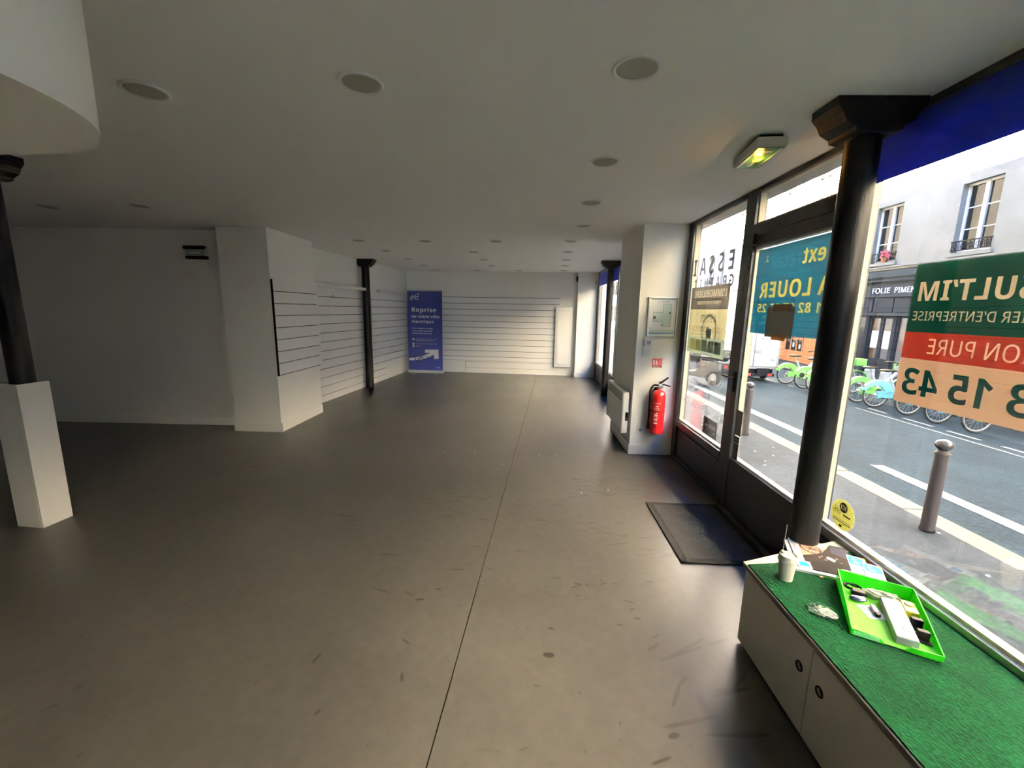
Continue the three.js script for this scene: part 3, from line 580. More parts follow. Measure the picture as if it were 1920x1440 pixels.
// ------------------------------------------------------------------ bicycles at the docks
M.tyre = std({ color: lin(0.025, 0.025, 0.025), roughness: 0.8 });
M.rim = std({ color: lin(0.36, 0.36, 0.37), roughness: 0.5, metalness: 0 });
M.bikeGrey = std({ color: lin(0.36, 0.38, 0.40), roughness: 0.4 });
M.bikeGreen = std({ color: lin(0.13, 0.42, 0.09), roughness: 0.35 });
M.bikeBlue = std({ color: lin(0.13, 0.40, 0.50), roughness: 0.35 });
M.redLamp = std({ color: lin(0.6, 0.03, 0.02), roughness: 0.3 });
function bicycle(label, s, u, col, turn = 0, wheelTurn = 0) {
  const t = thing('bicycle', label, 'bicycle', st(s, u, RD), SA + turn, 'hire bicycles along the far kerb');
  const R = 0.285, wb = 0.96;
  const wheel = (x, name, a) => {
    const w = mesh(name, new THREE.TorusGeometry(R - 0.02, 0.021, 10, 40), M.tyre, t, x, R, 0); w.rotation.y = a;
    mesh('rim', new THREE.TorusGeometry(R - 0.043, 0.010, 8, 40), M.rim, w);
    const sp = []; for (let k = 0; k < 18; k++) { const b = k / 18 * 2 * PI; sp.push(bar([0.02 * Math.cos(b + 0.6), 0.02 * Math.sin(b + 0.6), (k % 2 - 0.5) * 0.04], [(R - 0.05) * Math.cos(b), (R - 0.05) * Math.sin(b), 0], 0.0016, 4)); }
    mesh('spokes', sp, M.rim, w); mesh('hub', cyl(0.026, 0.026, 0.08, 0, 0, 0, 14).rotateX(PI / 2), M.alu, w);
  };
  wheel(0, 'rear_wheel', 0); wheel(wb, 'front_wheel', wheelTurn);
  // rear guard: a broad coloured fan over the wheel
  const arc = []; for (let k = 0; k <= 18; k++) { const a = (0.02 + 0.86 * k / 18) * PI; arc.push([(R + 0.035) * Math.cos(a), R + (R + 0.035) * Math.sin(a)]); }
  for (let k = 18; k >= 0; k--) { const a = (0.02 + 0.86 * k / 18) * PI, q = 0.16 + 0.10 * k / 18; arc.push([q * Math.cos(a), R + q * Math.sin(a)]); }
  mesh('rear_guard', extrude(arc, 0.07, 0.008).translate(0, 0, -0.035), col, t);
  mesh('rear_light', rbox(0.03, 0.05, 0.05, 0.01, -0.27, 0.46, 0), M.redLamp, t);
  mesh('frame', [bar([0.40, 0.30, 0], [0.80, 0.72, 0], 0.042, 10), bar([0.40, 0.30, 0], [0.24, 0.66, 0], 0.03, 10), bar([0.79, 0.66, 0], [0.74, 0.86, 0], 0.032, 10)], M.bikeGrey, t);
  mesh('chain_case', extrude([[0.02, R - 0.07], [0.02, R + 0.06], [0.32, 0.36], [0.52, 0.36], [0.54, 0.2], [0.40, 0.15], [0.34, 0.22], [0.12, 0.23]], 0.07, 0.008).translate(0, 0, -0.035), col, t);
  mesh('fork', [bar([wb, R, 0.045], [0.83, 0.66, 0.035], 0.014, 8), bar([wb, R, -0.045], [0.83, 0.66, -0.035], 0.014, 8)], M.bikeGrey, t);
  mesh('front_guard', (() => { const a = []; for (let k = 0; k <= 14; k++) { const q = (0.18 + 0.62 * k / 14) * PI; a.push([wb + (R + 0.03) * Math.cos(q), R + (R + 0.03) * Math.sin(q)]); } for (let k = 14; k >= 0; k--) { const q = (0.18 + 0.62 * k / 14) * PI; a.push([wb + (R + 0.012) * Math.cos(q), R + (R + 0.012) * Math.sin(q)]); } return extrude(a, 0.06).translate(0, 0, -0.03); })(), col, t);
  mesh('seat_post', bar([0.24, 0.64, 0], [0.20, 0.80, 0], 0.014, 8), M.alu, t);
  mesh('saddle', [new THREE.SphereGeometry(0.1, 18, 10).scale(1.25, 0.32, 0.85).translate(0.13, 0.82, 0), new THREE.SphereGeometry(0.06, 14, 8).scale(1.7, 0.42, 0.6).translate(0.26, 0.815, 0)], M.black, t);
  mesh('handlebar', [tube([[0.70, 0.93, -0.20], [0.76, 0.95, -0.12], [0.77, 0.92, 0], [0.76, 0.95, 0.12], [0.70, 0.93, 0.20]], 0.012, 24, 8), bar([0.74, 0.86, 0], [0.77, 0.93, 0], 0.016, 8)], M.black, t);
  for (const z of [-1, 1]) mesh('grip', bar([0.72, 0.938, z * 0.16], [0.66, 0.922, z * 0.215], 0.017, 8), M.black, t);
  mesh('basket', [rbox(0.24, 0.02, 0.30, 0.008, 0.92, 0.74, 0), ...[0, 1].map((k) => rbox(0.02, 0.16, 0.32, 0.008, 0.81 + k * 0.24, 0.82, 0)), ...[-1, 1].map((k) => rbox(0.24, 0.16, 0.02, 0.008, 0.92, 0.82, k * 0.15)), rbox(0.24, 0.014, 0.14, 0.006, 0.92, 0.905, 0)], col, t);
  mesh('crank', [cyl(0.07, 0.07, 0.012, 0, 0, 0, 18).rotateX(PI / 2).translate(0.40, 0.27, 0.05), bar([0.40, 0.27, 0.06], [0.46, 0.14, 0.07], 0.009, 6), bar([0.40, 0.27, -0.06], [0.34, 0.40, -0.07], 0.009, 6), box(0.09, 0.02, 0.07, 0.46, 0.135, 0.11), box(0.09, 0.02, 0.07, 0.34, 0.405, -0.11)], M.black, t);
  return t;
}
bicycle('green hire bicycle just right of the near iron column, behind the blue one', 9.66, 7.64, M.bikeGreen, 0.0, 0.3);
bicycle('light blue hire bicycle beside the tan end of the poster', 9.16, 7.62, M.bikeBlue, -0.02, 0.25);
bicycle('hire bicycle with its rear wheel under the middle of the poster', 7.86, 7.74, M.bikeBlue, 0.0, 0.2);
bicycle('hire bicycle with its rear wheel under the right part of the poster', 7.24, 7.80, M.bikeGreen, 0.0, 0.25);
bicycle('green hire bicycle with its saddle just left of the near column', 11.36, 7.52, M.bikeGreen, 0.02, 0.3);
bicycle('green hire bicycle right beside the white delivery van', 12.12, 7.5, M.bikeGreen, 0.0, 0.4);
bicycle('green hire bicycle half hidden by the near iron column', 10.86, 7.50, M.bikeGreen, 0.0, 0.2);
bicycle('hire bicycle hidden behind the upper poster, nearest to the right', 8.5, 7.75, M.bikeBlue, 0.0, 0.25);
for (const [i, s] of [12.2, 11.05, 10.55, 9.32, 8.86, 8.2, 7.56, 6.94].entries()) {
  const t = thing('bicycle_dock', `pale grey docking post, ${['first', 'second', 'third', 'fourth', 'fifth', 'sixth', 'seventh', 'eighth'][i]} of the row counted from the white van`, 'docking post', st(s, 8.95, RD), SA, 'bicycle docking posts');
  mesh('post', extrude([[-0.14, 0], [0.12, 0], [0.06, 0.62], [-0.04, 0.66], [-0.10, 0.58]], 0.10, 0.012).translate(0, 0, -0.05), M.bikeGrey, t);
  mesh('base_plate', rbox(0.4, 0.02, 0.24, 0.006, 0, 0.01, 0), M.zinc, t);
}
{ // small white delivery van with a box body
  const t = thing('delivery_van', 'small white box delivery van parked beyond the bicycles', 'van', st(12.45, 6.97, RD), SA);   // local z = -s
  const white = std({ color: lin(0.42, 0.44, 0.47), roughness: 0.35 }), rail = std({ color: lin(0.20, 0.21, 0.22), roughness: 0.5, metalness: 0 }), hub = M.alu;
  mesh('box_body', rbox(0.90, 1.05, 2.3, 0.03, 0, 0.92, -1.18), white, t);
  const rear = mesh('rear_frame', [bx(-0.45, -0.40, 0.40, 1.44, -0.04, 0.0), bx(0.40, 0.45, 0.40, 1.44, -0.04, 0), bx(-0.45, 0.45, 1.38, 1.44, -0.04, 0.01), bx(-0.45, 0.45, 0.38, 0.44, -0.04, 0.02)], rail, t);
  mesh('rear_door', rbox(0.78, 0.92, 0.02, 0.006, 0, 0.91, 0.004), white, t);
  mesh('lock_rod', [bar([-0.28, 0.45, 0.03], [-0.28, 1.38, 0.03], 0.010, 8), bx(-0.27, -0.10, 0.85, 0.93, 0.02, 0.045), bx(0.25, 0.42, 0.62, 0.67, 0.015, 0.04)], rail, t);
  mesh('door_print', sheet(0.42, 0.30, 0.001), std({ map: canvasTex(512, 366, (c, w, h) => { c.fillStyle = '#b5babf'; c.fillRect(0, 0, w, h); c.fillStyle = '#1b3350'; c.beginPath(); c.arc(40, 46, 24, 0, 7); c.fill(); c.fillStyle = '#374b5e'; for (let x = 84; x < 310; x += 24) c.fillRect(x, 36, 17, 20); c.fillStyle = '#949a9f'; for (let y = 150; y < 330; y += 60) c.fillRect(120, y, 300 - y * 0.3, 10); }), roughness: 0.4 }), t, 0.10, 1.15, 0.016);
  mesh('chassis', [rbox(0.7, 0.16, 2.6, 0.02, 0, 0.30, -1.35), rbox(0.85, 0.09, 0.10, 0.015, -0.06, 0.20, -0.02), rbox(0.36, 0.20, 0.06, 0.01, 0.02, 0.30, 0.02)], M.black, t);
  for (const x of [-0.40, 0.22]) mesh('tail_light', rbox(0.14, 0.07, 0.03, 0.01, x, 0.205, 0.045), std({ color: lin(0.75, 0.08, 0.07), roughness: 0.25 }), t);
  for (const x of [-0.36, 0.36]) for (const z of [-0.55, -2.9]) { const w = mesh('wheel', new THREE.TorusGeometry(0.155, 0.06, 12, 28), M.tyre, t, x, 0.215, z); w.rotation.y = PI / 2; mesh('hub', cyl(0.11, 0.11, 0.06, 0, 0, 0, 18).rotateX(PI / 2), hub, w); }
  mesh('side_print', extrude([[0, 0], [0.34, 0], [0.17, 0.55]], 0.002), std({ color: lin(0.12, 0.36, 0.1), roughness: 0.5 }), t, -0.4535, 0.45, -0.55).rotation.y = PI / 2;
  mesh('cab', extrude([[-2.35, 0.2], [-2.35, 1.3], [-2.75, 1.28], [-3.15, 0.78], [-3.3, 0.7], [-3.3, 0.2]].map(([z, y]) => [-z, y]), 0.84, 0.02).rotateY(PI / 2).translate(-0.42, 0, 0), white, t);
  mesh('mudguard', tube([[-0.44, 0.30, -0.80], [-0.44, 0.46, -0.70], [-0.44, 0.49, -0.55], [-0.44, 0.45, -0.40], [-0.44, 0.36, -0.28]], 0.03, 16, 8), white, t);
}
{ // parked car further along
  const paint = phy({ color: lin(0.05, 0.055, 0.065), roughness: 0.3, clearcoat: 1, clearcoatRoughness: 0.05 });
  const t = thing('parked_car', 'dark parked car down the street seen through the narrow window', 'car', st(17.2, 7.6, RD), SA);
  const prof = [[0, 0.3], [0, 0.75], [0.15, 0.92], [0.55, 1.35], [1.2, 1.45], [2.1, 1.42], [2.75, 0.95], [3.6, 0.85], [3.9, 0.65], [3.95, 0.3]];
  mesh('body', extrude(prof, 1.5, 0.05).rotateY(PI / 2).translate(-0.75, 0, 0), paint, t);
  mesh('glazing', [extrude([[0.65, 0.98], [0.85, 1.33], [2.0, 1.33], [2.5, 0.98]], 1.62).rotateY(PI / 2).translate(-0.81, 0, 0), bx(-0.6, 0.6, 0.98, 1.3, -0.5, -0.22)], M.darkPane, t);
  for (const x of [-0.7, 0.7]) for (const z of [-0.75, -3.15]) { const w = mesh('wheel', new THREE.TorusGeometry(0.22, 0.09, 12, 28), M.tyre, t, x, 0.31, z); w.rotation.y = PI / 2; mesh('hub', cyl(0.16, 0.16, 0.14, 0, 0, 0, 18).rotateX(PI / 2), M.alu, w); }
  for (const x of [-0.62, 0.62]) mesh('tail_light', rbox(0.2, 0.18, 0.06, 0.02, x, 0.75, 0.04), M.redLamp, t);
}
{ // scooter
  const t = thing('motor_scooter', 'dark motor scooter parked in the road seen under the narrow window poster', 'scooter', st(11.6, 5.2, RD), SA + 2.2);
  for (const x of [0, 1.15]) { const w = mesh('wheel', new THREE.TorusGeometry(0.17, 0.055, 12, 28), M.tyre, t, x, 0.225, 0); mesh('hub', cyl(0.10, 0.10, 0.07, 0, 0, 0, 18).rotateX(PI / 2), M.alu, w); }
  const dk = phy({ color: lin(0.03, 0.03, 0.035), roughness: 0.3, clearcoat: 0.6 });
  mesh('body', [extrude([[-0.28, 0.42], [-0.30, 0.62], [0.30, 0.66], [0.45, 0.34], [0.80, 0.30], [0.95, 0.80], [1.08, 0.80], [1.0, 0.25], [0.2, 0.22], [0.0, 0.40]], 0.26, 0.03).translate(0, 0, -0.13)], dk, t);
  mesh('seat', rbox(0.68, 0.10, 0.26, 0.04, 0.02, 0.74, 0), M.black, t); mesh('top_case', rbox(0.32, 0.26, 0.34, 0.05, -0.36, 0.90, 0), dk, t);
  mesh('handlebar', [bar([0.98, 0.8, 0], [0.92, 1.0, 0], 0.03, 10), bar([0.88, 1.0, -0.32], [0.88, 1.0, 0.32], 0.014, 8)], M.black, t);
  mesh('windscreen', extrude([[1.08, 0.82], [0.92, 1.36], [0.90, 1.36], [1.06, 0.82]], 0.36).translate(0, 0, -0.18), M.glass, t);
  mesh('fork', [bar([1.15, 0.225, 0.07], [1.02, 0.6, 0.05], 0.02, 8), bar([1.15, 0.225, -0.07], [1.02, 0.6, -0.05], 0.02, 8)], M.alu, t);
  mesh('rear_light', rbox(0.04, 0.08, 0.16, 0.01, -0.31, 0.55, 0), M.redLamp, t);
}
// ------------------------------------------------------------------ ceiling fittings
{
  M.diffuser = std({ color: lin(0.42, 0.41, 0.36), roughness: 0.7 });
  const spots = [[0.28, -1.835], [0.28, -2.862], [0.28, -3.872], [0.28, -4.872], [0.18, -5.91], [0.172, -6.94], [0.172, -8.0], [0.18, -9.0], [0.182, -10.05],
    [-0.83, -5.925], [-1.35, -6.99], [-1.37, -8.08], [-1.376, -9.12], [-1.87, -10.2], [-1.83, -5.94], [-2.785, -5.89], [-2.80, -6.92], [-2.83, -8.04], [-2.87, -9.15], [-2.868, -10.18], [-0.875, -10.15], [-0.844, -1.872], [-1.84, -1.871], [-4.02, -3.88], [-5.04, -3.90]];
  const where = (x, z, i) => ({ 0: 'largest round ceiling light, nearest on the right', 1: 'round ceiling light second in the right-hand row', 2: 'round ceiling light third in the right-hand row', 3: 'round ceiling light fourth in the right-hand row', 21: 'large round ceiling light above the middle of the room', 22: 'round ceiling light next to the curved bulkhead', 23: 'round ceiling light over the dark recess, nearer the pillar', 24: 'round ceiling light over the dark recess, farthest left' }[i]);
  const ring = lathe([[0.074, -0.001], [0.078, -0.008], [0.088, -0.008], [0.092, -0.003], [0.092, 0]].reverse(), 40), disc = cyl(0.077, 0.077, 0.003, 0, -0.0030, 0, 40);
  const rowNames = [[-5.9, 'fifth'], [-6.95, 'sixth'], [-8.03, 'seventh'], [-9.08, 'eighth'], [-10.15, 'last']];
  spots.forEach(([x, z], i) => {
    let label = where(x, z, i);
    if (!label) {
      const row = rowNames.find(([rz]) => Math.abs(rz - z) < 0.3)[1], same = spots.map((p, k) => [...p, k]).filter(([, pz, k]) => k > 3 && k < 21 && Math.abs(pz - z) < 0.35).sort((a, b) => a[0] - b[0]), k = same.findIndex((p) => p[2] === i);
      label = `small round ceiling light in the ${row} row, ${same.length - k === 1 ? 'rightmost' : k === 0 ? 'leftmost' : ['first', 'second', 'third', 'fourth'][k] + ' from the left'}`;
    }
    const t = thing('ceiling_light', label, 'ceiling light', [x, CEIL, z], 0, 'unlit round ceiling lights');
    mesh('trim_ring', ring, M.whitePlastic, t); mesh('diffuser', disc, M.diffuser, t);
  });
}
{ // emergency exit light on the ceiling
  const t = thing('exit_light', 'pale emergency exit light with a glowing yellow lamp on the ceiling', 'exit light', st(2.56, 1.27, CEIL), SA - 0.10);
  mesh('back_box', rbox(0.115, 0.018, 0.29, 0.004, 0, -0.0095, 0), M.black, t);
  mesh('housing', rbox(0.15, 0.05, 0.34, 0.008, 0, -0.0435, 0), std({ color: lin(0.66, 0.66, 0.56), roughness: 0.5 }), t);
  const face = canvasTex(512, 256, (c, w, h) => { c.fillStyle = '#3c7a63'; c.fillRect(0, 0, w, h); c.fillStyle = '#b9d6c6'; c.fillRect(14, 14, w - 28, 16); c.fillRect(14, h - 30, w - 28, 16); c.fillStyle = '#cfe3d3'; c.fillRect(60, 118, 120, 20); c.beginPath(); c.moveTo(40, 128); c.lineTo(90, 88); c.lineTo(90, 168); c.fill(); c.beginPath(); c.arc(420, 82, 16, 0, 7); c.fill(); c.fillRect(398, 102, 46, 54); c.fillRect(370, 150, 40, 14); c.fillRect(430, 150, 16, 50); });
  mesh('face', sheet(0.32, 0.13, 0.004).rotateY(PI).rotateX(PI / 2).rotateY(PI / 2), std({ map: face, roughness: 0.3 }), t, 0, -0.0705, 0);
  mesh('glow_lamp', rbox(0.04, 0.008, 0.06, 0.003, 0, -0.074, 0.0), std({ color: lin(0.9, 0.6, 0.1), emissive: lin(1, 0.55, 0.06), emissiveIntensity: 0.7 }), t);
  const pl = new THREE.PointLight(0xffb040, 0.05, 0, 2); pl.name = 'exit_light_lamp'; pl.position.set(0, -0.10, 0); pl.castShadow = true; t.add(pl);
}
{ // exit sign on the recess wall
  const t = thing('wall_sign', 'small pale exit sign between two dark bars on the recess wall', 'sign', [-4.545, 2.19, -5.06], SA + 0.02);
  mesh('housing', rbox(0.25, 0.13, 0.04, 0.006, 0, 0.07, 0.0), std({ color: lin(0.36, 0.40, 0.36), roughness: 0.5 }), t);
  mesh('dark_bar', rbox(0.27, 0.042, 0.05, 0.008, -0.01, 0.135, 0.005), M.black, t); mesh('dark_bar', rbox(0.27, 0.042, 0.05, 0.008, 0.01, 0.012, 0.005), M.black, t);
  mesh('arrow_strip', bx(-0.07, 0.07, 0.066, 0.078, 0.02, 0.0225), M.whitePlastic, t);
}
{ // little sensors in the far right corner
  const a = thing('motion_sensor', 'tiny dark sensor high in the far right corner', 'sensor', [0.52, 2.40, -10.585]);
  mesh('housing', rbox(0.035, 0.12, 0.05, 0.01, 0, 0, 0.022), M.black, a); mesh('lens', rbox(0.024, 0.04, 0.02, 0.008, 0, -0.02, 0.045), M.rubber, a);
  const b = thing('alarm_siren', 'tiny white box high on the far corner pillar', 'sensor', st(10.37, 1.64, 2.30), SA);
  mesh('housing', rbox(0.06, 0.09, 0.035, 0.01, 0, 0, 0.018), M.whitePlastic, b); mesh('lens', rbox(0.03, 0.03, 0.012, 0.005, 0, 0.01, 0.038), M.black, b);
}
// ------------------------------------------------------------------ back wall: banner and tall heater
{
  const t = thing('roll_up_banner', 'blue roll-up banner with white lettering in the far left corner', 'banner', [-3.185, 0, -10.17], 0.02);
  const art = canvasTex(680, 1640, (c, w, h) => {
    c.fillStyle = '#2c3789'; c.fillRect(0, 0, w, h);
    const wht = '#e9e8ee'; c.fillStyle = wht; c.strokeStyle = wht; c.lineCap = 'round';
    c.lineWidth = 11; for (const x of [88, 182]) { c.beginPath(); c.arc(x, 150, 29, 0, 7); c.stroke(); }
    c.beginPath(); c.moveTo(88, 150); c.lineTo(112, 96); c.lineTo(150, 150); c.lineTo(165, 100); c.moveTo(96, 96); c.lineTo(124, 96); c.stroke();
    c.beginPath(); c.moveTo(165, 70); c.lineTo(224, 62); c.lineTo(222, 110); c.lineTo(160, 116); c.closePath(); c.stroke();
    c.textBaseline = 'alphabetic'; c.font = 'bold 128px sans-serif';
    const fit = (s, x, y, wd) => { const m = c.measureText(s).width; c.save(); c.translate(x, y); c.scale(wd / m, 1); c.fillText(s, 0, 0); c.restore(); };
    fit('Reprise', 72, 425, 500); c.font = 'bold 84px sans-serif'; fit('de votre v\u00e9lo', 72, 545, 560); fit('\u00e9lectrique', 74, 648, 440);
    c.font = 'bold 38px sans-serif'; fit('Votre magasin rach\u00e8te', 76, 770, 420); fit('votre ancien v\u00e9lo pour', 76, 822, 410); fit('l\u2019achat d\u2019un v\u00e9lo neuf.', 76, 874, 405);
    c.fillStyle = wht; for (const [y, n] of [[985, '1'], [1075, '2'], [1125, '3']]) { c.beginPath(); c.arc(102, y, 23, 0, 7); c.fill(); c.fillStyle = '#2c3789'; c.font = 'bold 28px sans-serif'; c.fillText(n, 94, y + 10); c.fillStyle = wht; }
    c.font = '27px sans-serif'; fit('Obtenez d\u00e8s maintenant le prix', 148, 988, 430); fit('de reprise pour votre v\u00e9lo', 148, 1022, 350); fit('Choisissez votre nouveau v\u00e9lo', 148, 1084, 415); fit('Roulez !', 148, 1134, 110);
    c.fillStyle = wht; c.beginPath(); c.moveTo(330, 1195); c.lineTo(600, 1190); c.lineTo(602, 1385); c.lineTo(510, 1390); c.lineTo(506, 1300); c.bezierCurveTo(380, 1360, 250, 1440, 10, 1425); c.lineTo(10, 1375); c.bezierCurveTo(180, 1370, 300, 1330, 430, 1262); c.lineTo(330, 1262); c.closePath(); c.fill();
    c.strokeStyle = '#15182f'; c.lineWidth = 8; for (const [x, y, r] of [[70, 1400, 62], [335, 1400, 62]]) { c.beginPath(); c.arc(x, y, r, PI * 0.95, PI * 2.05); c.stroke(); }
    c.lineWidth = 13; c.beginPath(); c.moveTo(110, 1350); c.lineTo(170, 1470); c.lineTo(255, 1325); c.moveTo(170, 1400); c.lineTo(300, 1350); c.moveTo(255, 1325); c.lineTo(285, 1310); c.stroke();
    c.fillStyle = '#cfd0e6'; c.fillRect(556, 1562, 70, 14);
  });
  const cloth = mesh('print', sheet(0.87, 1.97, 0.003), std({ map: art, roughness: 0.6 }), t, 0, 1.06, 0);
  mesh('top_rail', rbox(0.875, 0.028, 0.022, 0.006, 0, 2.05, 0), M.alu, t);
  mesh('base_box', rbox(0.90, 0.075, 0.10, 0.02, 0, 0.052, -0.005), M.whiteMetal, t);
  mesh('pole', bar([0, 0.08, -0.035], [0, 2.04, -0.015], 0.008, 8), M.alu, t);
  for (const x of [-0.28, 0.28]) mesh('foot', rbox(0.10, 0.016, 0.26, 0.006, x, 0.008, 0.0), M.alu, t);
}
{
  const t = thing('wall_heater', 'tall narrow white panel heater on the back wall', 'heater', [0.235, 0.225, BACKZ + 0.02]);
  mesh('body', rbox(0.42, 1.49, 0.05, 0.012, 0, 0.745, 0.045), M.whiteMetal, t);
  mesh('face_frame', [bx(-0.155, 0.155, 1.40, 1.415, 0.07, 0.08), bx(-0.155, 0.155, 0.07, 0.08, 0.07, 0.08), bx(-0.165, -0.155, 0.07, 1.415, 0.07, 0.08), bx(0.155, 0.165, 0.07, 1.415, 0.07, 0.08)], M.whiteMetal, t);
  mesh('face_plate', rbox(0.30, 1.31, 0.012, 0.004, 0, 0.74, 0.075), M.whitePlastic, t);
  for (const y of [0.2, 1.25]) mesh('bracket', bx(-0.1, 0.1, y, y + 0.05, 0, 0.025), M.alu, t);
}
// ------------------------------------------------------------------ right pillar: heater, plan, switches, extinguisher
{
  // wall convector on the side of the pillar, facing into the room (local z = -u after the turn)
  const t = thing('convector_heater', 'white wall convector heater on the side of the right pillar', 'heater', st(5.15, 1.225, 0.24), SA - PI / 2);  // local x = +s... mirrored, z = into the room
  mesh('back_plate', rbox(0.78, 0.40, 0.03, 0.006, 0, 0.25, 0.025), M.whiteMetal, t);
  mesh('body', rbox(0.86, 0.48, 0.055, 0.02, 0, 0.24, 0.075, 4), M.whitePlastic, t);
  mesh('end_cap', rbox(0.04, 0.49, 0.075, 0.018, 0.43, 0.24, 0.072, 4), M.whitePlastic, t); mesh('end_cap', rbox(0.04, 0.49, 0.075, 0.018, -0.43, 0.24, 0.072, 4), M.whitePlastic, t);
  for (let k = 0; k < 4; k++) mesh('grille_slot', rbox(0.78, 0.010, 0.006, 0.002, 0, 0.455 - k * 0.026, 0.102), M.rubber, t);
  mesh('control', rbox(0.012, 0.10, 0.03, 0.004, 0.452, 0.20, 0.05), M.black, t);
}
const PF = (u, y) => st(4.69, u, y);                                    // on the front face of the right pillar
{
  const t = thing('evacuation_plan', 'framed evacuation plan on the front of the right pillar', 'framed plan', PF(1.482, 1.362), SA);
  const art = canvasTex(480, 640, (c, w, h) => {
    c.fillStyle = '#e6ebea'; c.fillRect(0, 0, w, h); c.fillStyle = '#6d7b80'; c.fillRect(40, 22, 400, 10); c.beginPath(); c.arc(170, 70, 16, 0, 7); c.strokeStyle = '#6d7b80'; c.lineWidth = 4; c.stroke(); c.fillRect(210, 56, 130, 10); c.fillRect(220, 74, 110, 8);
    c.fillStyle = '#c6ded8'; c.strokeStyle = '#4c5560'; c.lineWidth = 5; c.beginPath(); c.moveTo(250, 110); c.lineTo(385, 110); c.lineTo(385, 480); c.lineTo(250, 480); c.lineTo(250, 395); c.lineTo(85, 395); c.lineTo(85, 240); c.lineTo(250, 240); c.closePath(); c.fill(); c.stroke();
    c.fillStyle = '#15191c'; c.fillRect(88, 310, 40, 36); c.fillRect(355, 235, 26, 30); c.fillRect(238, 440, 14, 36); c.fillStyle = '#3a9c6a'; c.fillRect(376, 330, 12, 50); c.fillStyle = '#9b6d84'; c.fillRect(20, 505, 60, 8);
    c.fillStyle = '#8fc09a'; c.fillRect(24, 540, 432, 12); c.fillStyle = '#7aa9c0'; c.fillRect(24, 580, 432, 30); c.fillStyle = '#4d5a66'; for (let i = 0; i < 60; i++) c.fillRect(30 + (i % 12) * 36, 557 + Math.floor(i / 12) * 11, 20 + (i * 7) % 12, 4);
  });
  mesh('print', sheet(0.30, 0.41, 0.002), std({ map: art, roughness: 0.35 }), t, 0, 0.213, 0.010);
  mesh('frame', [rbox(0.32, 0.014, 0.022, 0.003, 0, 0.420, 0.011), rbox(0.32, 0.014, 0.022, 0.003, 0, 0.006, 0.011), rbox(0.014, 0.42, 0.022, 0.003, -0.153, 0.213, 0.011), rbox(0.014, 0.42, 0.022, 0.003, 0.153, 0.213, 0.011)], M.alu, t);
}
{
  const t = thing('thermostat', 'white thermostat with a dark display under the evacuation plan', 'thermostat', PF(1.345, 1.25), SA);
  mesh('housing', rbox(0.085, 0.085, 0.026, 0.008, 0, 0.0425, 0.013), M.whitePlastic, t); mesh('display', rbox(0.044, 0.036, 0.004, 0.001, 0.006, 0.046, 0.027), std({ color: lin(0.08, 0.09, 0.09), roughness: 0.2 }), t);
  const s = thing('light_switch', 'white light switch below the thermostat', 'switch', PF(1.34, 1.143), SA);
  mesh('plate', rbox(0.085, 0.083, 0.010, 0.004, 0, 0.0415, 0.006), M.whitePlastic, s); mesh('rocker', rbox(0.048, 0.048, 0.008, 0.003, 0, 0.0415, 0.013), M.whiteMetal, s);
  const o = thing('wall_socket', 'white wall socket low on the pillar beside the extinguisher', 'socket', PF(1.337, 0.252), SA);
  mesh('plate', rbox(0.083, 0.083, 0.010, 0.004, 0, 0.0415, 0.006), M.whitePlastic, o); mesh('well', cyl(0.021, 0.021, 0.004, 0, 0, 0, 24).rotateX(PI / 2).translate(0, 0.0415, 0.012), std({ color: lin(0.35, 0.35, 0.35), roughness: 0.5 }), o);
  mesh('pin_hole', [-0.009, 0.009].map((x) => cyl(0.0025, 0.0025, 0.002, 0, 0, 0, 10).rotateX(PI / 2).translate(x, 0.0415, 0.0145)), M.black, o);
  const f = thing('fire_sign', 'small red fire extinguisher sign on the right pillar', 'sign', PF(1.468, 1.017), SA);
  const art = canvasTex(256, 236, (c, w, h) => { c.fillStyle = '#b5182a'; c.fillRect(0, 0, w, h); c.fillStyle = '#f2e9ea'; c.fillRect(24, 60, 52, 110); c.beginPath(); c.arc(50, 58, 26, PI, 0); c.fill(); c.fillRect(96, 90, 48, 80); c.beginPath(); c.moveTo(96, 90); c.lineTo(120, 24); c.lineTo(144, 90); c.fill(); c.fillStyle = '#7b0d1a'; c.fillRect(160, 14, 3, 170); c.fillStyle = '#e8c7c9'; for (const y of [30, 80, 130]) c.fillRect(186, y, 44, 26); c.fillStyle = '#47070f'; c.fillRect(0, 190, w, 46); c.fillStyle = '#f0dfe0'; c.font = 'bold 30px sans-serif'; c.fillText('EXTINCTEUR', 22, 224); });
  mesh('plate', sheet(0.11, 0.101, 0.002), std({ map: art, roughness: 0.35 }), f, 0, 0.0505, 0.0015);
}
